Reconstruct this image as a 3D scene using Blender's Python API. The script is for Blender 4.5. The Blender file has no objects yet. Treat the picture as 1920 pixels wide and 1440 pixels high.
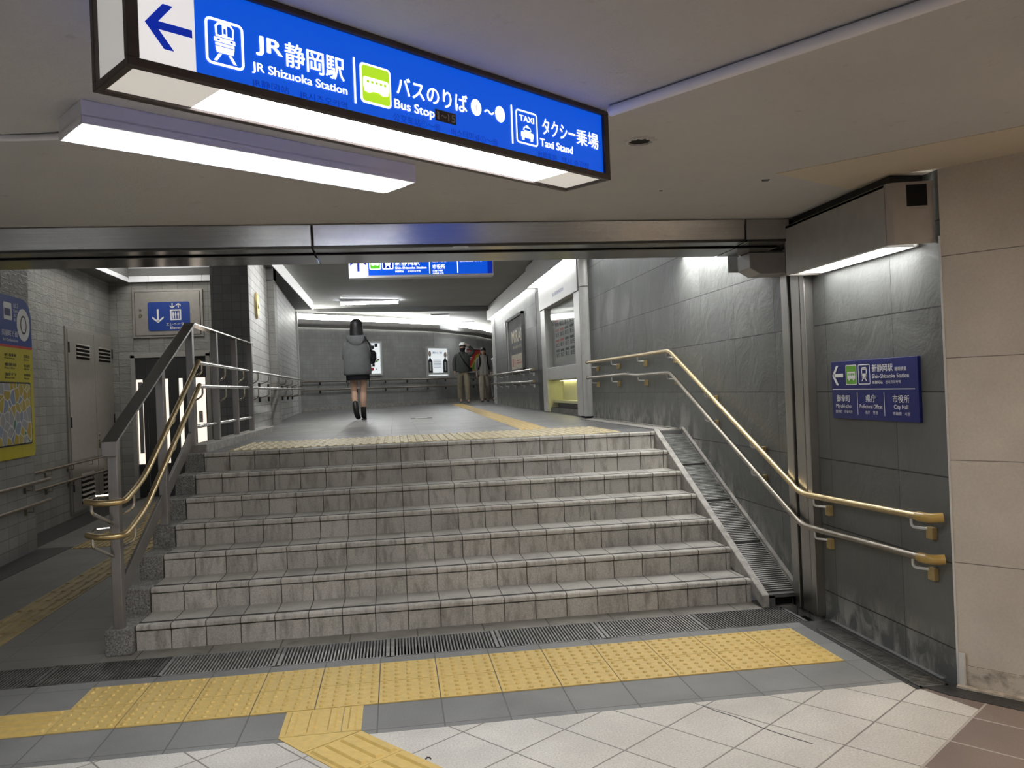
import bpy, math, random
from mathutils import Vector as V3, Matrix
from math import sin, cos, pi, radians
random.seed(7)
SC = bpy.context.scene
COL = SC.collection

# ------------------------------------------------------------------ camera, world, exposure
CAM = V3((-.3394, -5.1001, 1.4910)); YAW, PITCH, ROLL, FPX = .1407, .0049, -.0405, 1553.2
cd = bpy.data.cameras.new('camera'); cam = bpy.data.objects.new('camera', cd); COL.objects.link(cam)
fw = V3((sin(YAW)*cos(PITCH), cos(YAW)*cos(PITCH), sin(PITCH)))
rt = V3((cos(YAW), -sin(YAW), 0)); up = rt.cross(fw)
r2 = rt*cos(ROLL)+up*sin(ROLL); u2 = -rt*sin(ROLL)+up*cos(ROLL)
cam.matrix_world = Matrix(((r2.x, u2.x, -fw.x, CAM.x), (r2.y, u2.y, -fw.y, CAM.y), (r2.z, u2.z, -fw.z, CAM.z), (0, 0, 0, 1)))
cd.sensor_width = 36; cd.lens = 36*FPX/1920; cd.clip_start = .05; cd.clip_end = 200
SC.camera = cam
w = bpy.data.worlds.new('world'); SC.world = w; w.use_nodes = True
w.node_tree.nodes['Background'].inputs[0].default_value = (.9, .9, .92, 1)
w.node_tree.nodes['Background'].inputs[1].default_value = .035
SC.view_settings.view_transform = 'Standard'; SC.view_settings.look = 'None'
SC.view_settings.exposure = 0.45; SC.view_settings.gamma = 1.0; SC.view_settings.use_curve_mapping = False

# ------------------------------------------------------------------ materials
class NT:
    def __init__(s, name):
        s.m = bpy.data.materials.new(name); s.m.use_nodes = True; s.t = s.m.node_tree
        s.b = s.t.nodes['Principled BSDF']; s.pos = None
    def n(s, typ, **kw):
        x = s.t.nodes.new(typ)
        for k, v in kw.items(): setattr(x, k, v)
        return x
    def l(s, a, b): s.t.links.new(a, b)
    def P(s):
        if s.pos is None: s.pos = s.n('ShaderNodeNewGeometry').outputs['Position']
        return s.pos
    def math(s, op, a, b=None, c=None):
        x = s.n('ShaderNodeMath', operation=op)
        for i, v in enumerate((a, b, c)):
            if v is None: continue
            if isinstance(v, (int, float)): x.inputs[i].default_value = v
            else: s.l(v, x.inputs[i])
        return x.outputs[0]
    def dot(s, d):
        x = s.n('ShaderNodeVectorMath', operation='DOT_PRODUCT'); s.l(s.P(), x.inputs[0]); x.inputs[1].default_value = d
        return x.outputs['Value']
    def noise(s, scale, detail=3, stretch=None, rough=.5, dist=0):
        x = s.n('ShaderNodeTexNoise'); x.inputs['Scale'].default_value = scale; x.inputs['Detail'].default_value = detail
        x.inputs['Roughness'].default_value = rough; x.inputs['Distortion'].default_value = dist
        v = s.P()
        if stretch:
            q = s.n('ShaderNodeVectorMath', operation='MULTIPLY'); s.l(v, q.inputs[0]); q.inputs[1].default_value = stretch; v = q.outputs[0]
        s.l(v, x.inputs['Vector']); return x.outputs[0]
    def ramp(s, f, lo, hi, a=0., b=1.):
        x = s.n('ShaderNodeMapRange'); x.inputs[1].default_value = lo; x.inputs[2].default_value = hi
        x.inputs[3].default_value = a; x.inputs[4].default_value = b; s.l(f, x.inputs[0]); return x.outputs[0]
    def mix(s, f, a, b):
        x = s.n('ShaderNodeMix', data_type='RGBA')
        for i, v in ((0, f), (6, a), (7, b)):
            if isinstance(v, (int, float)): x.inputs[i].default_value = v
            elif isinstance(v, tuple): x.inputs[i].default_value = (*v, 1)
            else: s.l(v, x.inputs[i])
        return x.outputs[2]
    def scale(s, col, f):
        x = s.n('ShaderNodeVectorMath', operation='SCALE'); s.l(col, x.inputs[0])
        if isinstance(f, (int, float)): x.inputs['Scale'].default_value = f
        else: s.l(f, x.inputs['Scale'])
        return x.outputs[0]
    def bump(s, h, strength=.3, dist=.01):
        x = s.n('ShaderNodeBump'); x.inputs['Strength'].default_value = strength; x.inputs['Distance'].default_value = dist
        s.l(h, x.inputs['Height']); s.l(x.outputs[0], s.b.inputs['Normal'])
    def fin(s, col, rough=.6, metal=0., spec=.5):
        if isinstance(col, tuple): s.b.inputs['Base Color'].default_value = (*col, 1)
        else: s.l(col, s.b.inputs['Base Color'])
        if isinstance(rough, (int, float)): s.b.inputs['Roughness'].default_value = rough
        else: s.l(rough, s.b.inputs['Roughness'])
        s.b.inputs['Metallic'].default_value = metal; s.b.inputs['Specular IOR Level'].default_value = spec
        return s.m

def plain(name, col, rough=.6, metal=0., var=.12, nscale=14, bump=0., spec=.5, bscale=60):
    t = NT(name); n = t.noise(nscale, 4)
    c = t.mix(t.ramp(n, .3, .7), tuple(x*(1-var) for x in col), tuple(min(1, x*(1+var)) for x in col))
    if bump: t.bump(t.noise(bscale, 4), bump, .01)
    return t.fin(c, rough, metal, spec)

def glow(name, col, strength, rough=.4):
    t = NT(name); t.b.inputs['Base Color'].default_value = (*[min(.8, c*.8) for c in col], 1); t.b.inputs['Roughness'].default_value = rough
    t.b.inputs['Emission Color'].default_value = (*col, 1); t.b.inputs['Emission Strength'].default_value = strength
    return t.m

def tiled(name, du, dv, su, sv, ou, ov, jw, col, jcol, var=.15, rough=.5, brick=0., bump=.4, grain=0., gscale=180, dirt=0., dcol=(.05, .045, .04), dscale=(3, 3, 3), emboss=None, spec=.4, jsoft=.0):
    t = NT(name)
    v = t.math('DIVIDE', t.math('SUBTRACT', t.dot(dv), ov), sv); iv = t.math('FLOOR', v)
    u = t.math('DIVIDE', t.math('SUBTRACT', t.dot(du), ou), su)
    if brick: u = t.math('ADD', u, t.math('MULTIPLY', t.math('MODULO', t.math('ABSOLUTE', iv), 2.), brick))
    iu = t.math('FLOOR', u)
    def edge(x, size):
        f = t.math('FRACT', x); return t.math('MULTIPLY', t.math('MINIMUM', f, t.math('SUBTRACT', 1., f)), size)
    e = t.math('MINIMUM', edge(u, su), edge(v, sv))
    j = t.ramp(e, jw*.5, jw*.5+.0015+jsoft, 1., 0.)
    wn = t.n('ShaderNodeTexWhiteNoise', noise_dimensions='2D'); cb = t.n('ShaderNodeCombineXYZ'); t.l(iu, cb.inputs[0]); t.l(iv, cb.inputs[1]); t.l(cb.outputs[0], wn.inputs['Vector'])
    base = t.mix(t.math('MULTIPLY', wn.outputs[0], 1.), tuple(c*(1-var) for c in col), tuple(c*(1+var) for c in col))
    big = t.noise(2.2, 4)
    base = t.scale(base, t.ramp(big, .3, .7, .86, 1.1))
    g = t.noise(gscale, 3)
    if grain: base = t.scale(base, t.ramp(g, .3, .7, 1-grain, 1+grain))
    if dirt:
        d = t.noise(1., 6, dscale, .62, .4)
        base = t.mix(t.ramp(d, .48, .72, 0., dirt), base, dcol)
    c = t.mix(j, base, jcol)
    h = t.math('SUBTRACT', t.math('MULTIPLY', g, .25 if grain else .08), j)
    if emboss:
        zlo, zsc = emboss
        b = t.ramp(t.noise(zsc, 2, (1, 1, 2.2)), .52, .62)
        m = t.ramp(t.math('ADD', t.dot((0, 0, 1)), t.math('MULTIPLY', wn.outputs[0], .5)), zlo, zlo+.25)
        h = t.math('ADD', h, t.math('MULTIPLY', t.math('MULTIPLY', b, m), 1.0))
    t.bump(h, bump, .006)
    return t.fin(c, rough, 0, spec)

X, Y, Z = (1, 0, 0), (0, 1, 0), (0, 0, 1)
E1 = (.7985, .602, 0); E2 = (-.602, .7985, 0)
LD = (-sin(radians(2.4)), cos(radians(2.4)), 0)          # direction of the left corridor wall
M = {}
def plaster(name, a, b, bs=.5):
    t = NT(name); n = t.noise(1.1, 5, rough=.6); f = t.noise(9, 6, rough=.7)
    c = t.mix(t.ramp(n, .3, .7), a, b)
    c = t.mix(t.ramp(f, .62, .78, 0., .4), c, (.1, .085, .07))
    t.bump(t.math('ADD', t.noise(110, 3), t.math('MULTIPLY', t.noise(32, 2), .8)), bs, .006)
    return t.fin(c, .75)
M['ceil'] = plaster('ceiling_plaster', (.485, .485, .49), (.545, .545, .55))
M['patch'] = plaster('warm_light_plaster', (.56, .50, .41), (.62, .56, .46))  # ceiling plaster coloured as if warm light fell on it
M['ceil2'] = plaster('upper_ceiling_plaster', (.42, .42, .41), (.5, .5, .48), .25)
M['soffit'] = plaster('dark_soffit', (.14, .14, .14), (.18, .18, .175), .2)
M['pale'] = tiled('pale_floor_tile', E1, E2, .3, .325, -.07, -1.44, .006, (.60, .575, .535), (.24, .22, .2), .05, .55, grain=.16, gscale=120, dirt=.18, dscale=(2.5, 2.5, 2.5), dcol=(.3, .27, .24))
M['brown'] = tiled('brown_floor_tile', E1, E2, .3, .325, -.07, -2.71, .008, (.22, .17, .15), (.42, .38, .34), .1, .5, grain=.12)
M['grey'] = tiled('grey_floor_tile', X, Y, .3, .3, -1.0766, -.457, .005, (.225, .225, .225), (.13, .13, .128), .06, .6, grain=.12, dirt=.3, dscale=(1.5, 1.5, 1.5), dcol=(.1, .095, .09))
M['corr'] = tiled('corridor_floor_tile', X, Y, .6, .3, -2.09, .17, .004, (.16, .155, .145), (.10, .10, .095), .08, .5, grain=.08, dirt=.3, dscale=(.8, .8, .8), dcol=(.1, .095, .085))
M['strip'] = tiled('riser_foot_tile', X, Y, .41, 1, -1.9, -.8, .006, (.24, .225, .2), (.08, .075, .07), .08, .6, grain=.12, dirt=.6, dscale=(6, 6, 3), dcol=(.09, .08, .07))
M['gutter'] = plain('wet_gutter', (.035, .034, .033), .45, var=.4, bump=.3)
M['upper'] = tiled('platform_floor_tile', X, Y, .3, .3, -1.9, 2.55, .006, (.165, .165, .16), (.105, .103, .10), .26, .36, grain=.1, dirt=.45, dscale=(.45, 3.6, 1), dcol=(.15, .148, .14), spec=.5)
M['step'] = tiled('stair_tile', X, Z, .2035, 9, -1.939, -3, .0048, (.47, .445, .405), (.09, .08, .07), .07, .6, grain=.2, gscale=150, dirt=.7, dscale=(17, 4, 4.2), dcol=(.14, .118, .095), bump=.5)
M['tread'] = tiled('tread_tile', X, Z, .2035, 9, -1.939, -3, .0048, (.43, .41, .375), (.09, .08, .07), .08, .55, grain=.14, gscale=150, dirt=.5, dscale=(5, 5, 2.2), dcol=(.13, .12, .105), bump=.5)
M['nose'] = tiled('nosing_tile', X, Z, .2035, 9, -1.939, -3, .0048, (.50, .475, .43), (.09, .08, .07), .08, .5, grain=.14, gscale=150, dirt=.6, dscale=(26, 8, 5), dcol=(.12, .1, .085), bump=.5)
M['groove'] = plain('groove_black', (.045, .042, .038), .8)  # black anti-slip strip and the dark joint under the nosing
def granite(name):
    t = NT(name); n = t.noise(95, 5, rough=.75); k = t.noise(14, 4)
    c = t.mix(t.ramp(n, .36, .66), (.10, .10, .095), (.52, .50, .47)); c = t.scale(c, t.ramp(k, .3, .7, .75, 1.15))
    t.bump(t.math('ADD', t.noise(40, 5, rough=.7), t.math('MULTIPLY', n, .4)), .9, .02)
    return t.fin(c, .8)
M['granite'] = granite('rough_granite')
def slate(name, ou, extra):
    t = NT(name)
    zz = t.math('DIVIDE', t.math('SUBTRACT', t.dot(Z), .165), .4085); iz = t.math('FLOOR', zz)
    yy = t.math('DIVIDE', t.math('SUBTRACT', t.dot(Y), ou), .675); iy = t.math('FLOOR', yy)
    def edge(x, s): f = t.math('FRACT', x); return t.math('MULTIPLY', t.math('MINIMUM', f, t.math('SUBTRACT', 1., f)), s)
    j = t.ramp(t.math('MINIMUM', edge(zz, .4085), t.math('ADD', edge(yy, .675), .0015)), .0022, .0045, 1., 0.)
    wn = t.n('ShaderNodeTexWhiteNoise', noise_dimensions='2D'); cb = t.n('ShaderNodeCombineXYZ'); t.l(iy, cb.inputs[0]); t.l(iz, cb.inputs[1]); t.l(cb.outputs[0], wn.inputs['Vector'])
    c = t.mix(wn.outputs[0], (.105, .109, .104), (.128, .132, .126))
    # slaty cleavage: per-panel shifted, stretched noise
    q = t.n('ShaderNodeVectorMath', operation='SCALE'); t.l(wn.outputs['Color'], q.inputs[0]); q.inputs['Scale'].default_value = 70.
    a = t.n('ShaderNodeVectorMath', operation='ADD'); t.l(t.P(), a.inputs[0]); t.l(q.outputs[0], a.inputs[1])
    n1 = t.n('ShaderNodeTexNoise'); n1.inputs['Scale'].default_value = 2.6; n1.inputs['Detail'].default_value = 8; n1.inputs['Roughness'].default_value = .58; n1.inputs['Distortion'].default_value = .7; t.l(a.outputs[0], n1.inputs['Vector'])
    n2 = t.noise(55, 4)
    c = t.scale(c, t.ramp(n1.outputs[0], .3, .7, .86, 1.14))
    # lime bloom creeping up from the foot of the wall
    lime = t.math('MULTIPLY', t.ramp(t.math('SUBTRACT', t.dot(Z), t.math('MULTIPLY', t.math('MAXIMUM', t.math('MINIMUM', t.math('SUBTRACT', t.dot(Y), .0), 2.1), 0.), .5)), .03, .27, 1., 0.), t.ramp(t.noise(5.5, 7, (1, 1.3, .7), .65, .8), .42, .60))
    c = t.mix(t.math('MULTIPLY', lime, extra), c, (.42, .40, .37))
    c = t.mix(j, c, (.012, .012, .012))
    t.bump(t.math('ADD', n1.outputs[0], t.math('MULTIPLY', n2, .05)), .5, .025)
    return t.fin(c, t.ramp(n1.outputs[0], .3, .7, .42, .58), 0, .5)
M['slate'] = slate('slate_panel', .26, .85)
M['beige'] = tiled('beige_wall_panel', E2, Z, 1.2, .483, -20.4, .1, .003, (.58, .53, .465), (.2, .17, .14), .03, .55, grain=.05, gscale=90, dirt=.22, dscale=(1.6, 1.6, 1.2), dcol=(.3, .26, .21), bump=.15)
M['kick'] = tiled('stained_kickboard', E2, Z, 3, 3, -20, -2, .003, (.54, .49, .42), (.2, .17, .14), .03, .6, grain=.06, dirt=.9, dscale=(14, 14, 18), dcol=(.12, .08, .06), bump=.1)
TILE = dict(var=.10, rough=.5, bump=.42, grain=.05, gscale=60)
M['tileL'] = tiled('corridor_wall_tile', LD, Z, .23, .115, 0, 0, .005, (.285, .28, .262), (.165, .16, .15), emboss=(1.75, 13), **TILE)
M['tileE'] = tiled('elevator_wall_tile', X, Z, .23, .115, 0, 0, .005, (.28, .275, .258), (.16, .156, .146), emboss=(1.75, 13), **TILE)
PW = (-.0479, .9989, 0)
M['tileP'] = tiled('passage_wall_tile', PW, Z, .23, .115, 0, 0.01, .007, (.52, .515, .495), (.17, .168, .16), brick=.5, **TILE)
M['tileC'] = tiled('pier_wall_tile', X, Z, .115, .115, 0, .01, .006, (.16, .163, .165), (.105, .105, .105), **TILE)
M['tileB'] = tiled('back_wall_tile', (.8, .6, 0), Z, .115, .115, 0, 0, .006, (.33, .33, .315), (.265, .265, .255), **dict(TILE, var=.05))
def brushed(name, col, rough, stretch):
    t = NT(name); n = t.noise(1., 4, stretch); k = t.noise(3, 3)
    c = t.scale(t.mix(t.ramp(n, .3, .7), tuple(x*.88 for x in col), col), t.ramp(k, .3, .7, .9, 1.05))
    t.bump(n, .04, .002); return t.fin(c, rough, .95)
M['steel'] = brushed('brushed_steel', (.52, .51, .50), .32, (60, 60, 60))
M['steelv'] = brushed('brushed_steel_upright', (.46, .44, .41), .34, (180, 180, 2))
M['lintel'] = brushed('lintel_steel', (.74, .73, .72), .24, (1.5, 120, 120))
M['lintelu'] = brushed('lintel_shaded_steel', (.15, .148, .146), .16, (1.5, 120, 120))  # same lintel steel made darker, the underside's shade put into the colour
M['liftdoor'] = brushed('lift_door_steel', (.17, .175, .19), .25, (160, 160, 2))
M['post'] = brushed('railing_steel', (.42, .40, .39), .38, (120, 120, 3))
M['tube'] = plain('polished_tube', (.60, .57, .52), .22, .95, var=.05)
M['tubedark'] = plain('worn_tube', (.34, .30, .25), .3, .9, var=.12)
M['brass'] = plain('brass_coated_tube', (.55, .42, .22), .28, .8, var=.1)
M['ochre'] = plain('ochre_plastic', (.34, .245, .10), .35, 0, var=.15)
M['elbow'] = plain('ochre_elbow_plastic', (.40, .265, .075), .3, 0, var=.1)
M['dark'] = plain('black_paint', (.012, .012, .013), .5)
M['black'] = plain('black_void', (.004, .004, .004), .9)
M['bronze'] = plain('bronze_frame', (.062, .048, .045), .42, .3, var=.2)
M['box'] = plain('taupe_painted_metal', (.34, .328, .315), .5, .1, var=.06)
M['boxend'] = plain('taupe_end_panel', (.36, .33, .305), .5, .1, var=.06)
M['white'] = plain('white_enamel', (.80, .80, .84), .4, var=.02)
M['grate'] = plain('iron_grate', (.30, .295, .285), .42, .45, var=.3)
M['grated'] = plain('dirty_iron_grate', (.13, .127, .122), .55, .4, var=.35)
M['cement'] = plain('stringer_cement', (.36, .34, .31), .75, var=.25, bump=.5)
M['yellow'] = plain('tactile_yellow', (.66, .47, .15), .5, var=.08, nscale=30, bump=.15)
M['cream'] = plain('tactile_cream', (.56, .47, .27), .45, var=.16, nscale=22, bump=.15)
M['worny'] = plain('worn_tactile_yellow', (.33, .245, .10), .55, var=.2, nscale=9, bump=.2)
M['alu'] = plain('anodised_aluminium', (.60, .60, .585), .38, .15, var=.05)
M['doorm'] = plain('door_taupe_steel', (.36, .34, .315), .34, .35, var=.06)
M['navy'] = plain('navy_sign_enamel', (.012, .018, .145), .35, var=.06)
M['blue'] = plain('blue_sign_enamel', (.015, .055, .30), .35, var=.06)
M['signwhite'] = plain('sign_white', (.80, .80, .80), .45, var=.02)
M['signgreen'] = plain('sign_green', (.13, .38, .03), .45, var=.03)
M['ink'] = plain('printing_ink', (.02, .02, .025), .6)
M['paper'] = plain('poster_paper', (.66, .66, .64), .5, var=.05)
M['red'] = plain('poster_red', (.55, .03, .03), .45, var=.08)
M['mapyellow'] = plain('board_yellow', (.55, .47, .02), .4, var=.05)
gt = NT('clear_glazing'); gt.b.inputs['Transmission Weight'].default_value = 1.; gt.b.inputs['IOR'].default_value = 1.1
M['glass'] = gt.fin((.95, .97, .97), .04)
# backlit sheets, lamps and parts given a glow
M['Lsign'] = glow('sign_tube_diffuser', (1, 1, 1), 8)
M['Lsignend'] = glow('sign_dim_diffuser', (.78, .74, .68), .40)
M['Larrow'] = glow('sign_white_sheet', (.92, .90, .90), .52)
M['Lend'] = glow('sign_end_sheet', (.8, .78, .74), .30)
M['Lblue'] = glow('sign_blue_sheet', (.0, .068, .54), .80)
M['Ltext'] = glow('sign_white_lettering', (1, 1, 1), 1.3)
M['Lfaint'] = glow('sign_navy_lettering', (.0, .03, .36), .5)
M['Lnavy'] = glow('sign_navy_sheet', (.0, .02, .36), .55)
M['Lgreen'] = glow('sign_green_sheet', (.42, .72, .02), .68)
M['Lgreen2'] = glow('sign_deep_green_sheet', (.10, .55, .02), .6)
M['Ltube'] = glow('batten_diffuser', (.94, .97, 1), 34)
M['Ltubew'] = glow('warm_fill_diffuser', (1, .80, .56), 46)  # for the added unseen warm lamps at the right
M['Lbox'] = glow('louvre_lamp', (1, 1, .98), 16)
M['Lsoff'] = glow('soffit_lamp', (1, 1, .98), 8.5)
M['Lstair'] = glow('stair_soffit_lamp', (1, 1, .98), 26)
M['Lup'] = glow('upper_batten_diffuser', (1, 1, .98), 56)
M['Lrefl'] = glow('batten_glow_reflector', (1, 1, 1), .42)  # trough sides given a dim glow so that they look lit
M['Lpanel'] = glow('glowing_cove_panel', (1, 1, .98), .5)  # white cove panel given a dim glow of its own
M['Lcove'] = glow('cove_lamp', (1, 1, .95), 13)
M['Lcove2'] = glow('corridor_cove_lamp', (1, .98, .92), 3.0)
M['Lniche'] = glow('niche_lamp', (1, .95, .6), 3.2)
M['Lposter'] = glow('backlit_poster', (.85, .9, .92), .5)
M['Llift'] = glow('lit_lift_car', (1, .86, .72), .8)

# ------------------------------------------------------------------ object helpers
ROOTM = {}
def tag(o, label, cat, group=None, kind=None):
    if label: o['label'] = label
    if cat: o['category'] = cat
    if group: o['group'] = group
    if kind: o['kind'] = kind
    return o
def thing(name, label, cat, loc=(0, 0, 0), rz=0, group=None):
    o = bpy.data.objects.new(name, None); COL.objects.link(o); o.empty_display_size = .1
    o.location = loc; o.rotation_euler = (0, 0, rz)
    ROOTM[o.name] = Matrix.Translation(loc) @ Matrix.Rotation(rz, 4, 'Z')
    return tag(o, label, cat, group)
def root_of(o):
    while o.parent: o = o.parent
    return o
class MB:
    def __init__(s): s.v = []; s.f = []; s.mi = []; s.m = 0
    def add(s, vs, fs):
        b = len(s.v); s.v += [tuple(v) for v in vs]
        for f in fs: s.f.append([b+i for i in f]); s.mi.append(s.m)
        return s
    def box(s, x0, x1, y0, y1, z0, z1):
        return s.add([(x0, y0, z0), (x1, y0, z0), (x1, y1, z0), (x0, y1, z0), (x0, y0, z1), (x1, y0, z1), (x1, y1, z1), (x0, y1, z1)],
                     [(0, 3, 2, 1), (4, 5, 6, 7), (0, 1, 5, 4), (1, 2, 6, 5), (2, 3, 7, 6), (3, 0, 4, 7)])
    def obox(s, o, a, b, c):      # corner + three edge vectors
        o, a, b, c = V3(o), V3(a), V3(b), V3(c)
        vs = [o, o+a, o+a+b, o+b, o+c, o+a+c, o+a+b+c, o+b+c]
        fs = [(0, 3, 2, 1), (4, 5, 6, 7), (0, 1, 5, 4), (1, 2, 6, 5), (2, 3, 7, 6), (3, 0, 4, 7)]
        if a.cross(b).dot(c) < 0: fs = [f[::-1] for f in fs]
        return s.add(vs, fs)
    def quad(s, *p): return s.add(p, [tuple(range(len(p)))])
    def prism(s, poly, ext):
        n = len(poly); e = V3(ext); P = [V3(p) for p in poly]
        nrm = sum(((P[i]-P[0]).cross(P[i+1]-P[0]) for i in range(1, n-1)), V3((0, 0, 0)))
        fs = [tuple(range(n))[::-1], tuple(range(n, 2*n))]+[(i, (i+1) % n, n+(i+1) % n, n+i) for i in range(n)]
        if nrm.dot(e) < 0: fs = [f[::-1] for f in fs]
        return s.add(P+[p+e for p in P], fs)
    def tube(s, path, r, n=12, caps=True):
        P = [V3(p) for p in path]; b = len(s.v); k = len(P); R = r if isinstance(r, (list, tuple)) else [r]*k
        t0 = (P[1]-P[0]).normalized(); a = t0.orthogonal().normalized(); vs = []
        for i in range(k):
            t = (P[min(i+1, k-1)]-P[max(i-1, 0)]).normalized()
            a = (a-t*a.dot(t)).normalized(); c = t.cross(a)
            m = 1.
            if 0 < i < k-1:
                d = max(.35, (P[i+1]-P[i]).normalized().dot(t)); m = 1/d if d > .9 else 1.1
            vs += [P[i]+(a*cos(2*pi*j/n)+c*sin(2*pi*j/n))*R[i]*m for j in range(n)]
        fs = [(i*n+j, i*n+(j+1) % n, (i+1)*n+(j+1) % n, (i+1)*n+j) for i in range(k-1) for j in range(n)]
        if caps: fs += [tuple(range(n))[::-1], tuple(range((k-1)*n, k*n))]
        return s.add(vs, fs)
    def loft(s, rings, caps=True):
        n = len(rings[0]); k = len(rings)
        fs = [(i*n+j, i*n+(j+1) % n, (i+1)*n+(j+1) % n, (i+1)*n+j) for i in range(k-1) for j in range(n)]
        if caps: fs += [tuple(range(n))[::-1], tuple(range((k-1)*n, k*n))]
        return s.add([p for r in rings for p in r], fs)
    def dome(s, c, r, h, n=8):
        c = V3(c); rings = [[c+V3((cos(2*pi*j/n)*r*q, sin(2*pi*j/n)*r*q, h*z)) for j in range(n)] for q, z in ((1, 0), (.8, .7), (.45, 1))]
        return s.loft(rings)
    def build(s, name, mats, parent=None, bevel=0, smooth=False, world=True, seg=2):
        me = bpy.data.meshes.new(name)
        if parent is not None and world:
            inv = ROOTM[root_of(parent).name].inverted() if root_of(parent).name in ROOTM else Matrix()
            vs = [tuple(inv @ V3(v)) for v in s.v]
        else: vs = s.v
        me.from_pydata(vs, [], s.f)
        for m in (mats if isinstance(mats, list) else [mats]): me.materials.append(m)
        me.polygons.foreach_set('material_index', s.mi); me.update()
        if smooth: me.polygons.foreach_set('use_smooth', [True]*len(me.polygons))
        o = bpy.data.objects.new(name, me); COL.objects.link(o)
        if parent is not None: o.parent = parent
        if smooth:
            try: me.set_sharp_from_angle(angle=radians(40))
            except Exception: pass
        if bevel:
            b = o.modifiers.new('edge', 'BEVEL'); b.width = bevel; b.segments = seg; b.limit_method = 'ANGLE'; b.angle_limit = radians(40)
        return o
def struct(name, mb, mats, **kw): o = mb.build(name, mats, **kw); o['kind'] = 'structure'; return o
def copy_tree(o, parent=None):
    c = o.copy(); COL.objects.link(c); c.parent = parent
    if o.name in ROOTM: ROOTM[c.name] = ROOTM[o.name]
    for ch in list(o.children): copy_tree(ch, c)
    return c
def round_path(pts, r, n=5):
    P = [V3(p) for p in pts]; out = [P[0]]
    for i in range(1, len(P)-1):
        a, b, c = P[i-1], P[i], P[i+1]; q = min(r, (a-b).length*.45, (c-b).length*.45)
        p0 = b+(a-b).normalized()*q; p1 = b+(c-b).normalized()*q
        for k in range(n+1):
            t = k/n; out.append(p0*(1-t)**2+b*2*t*(1-t)+p1*t*t)
    return out+[P[-1]]

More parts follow.
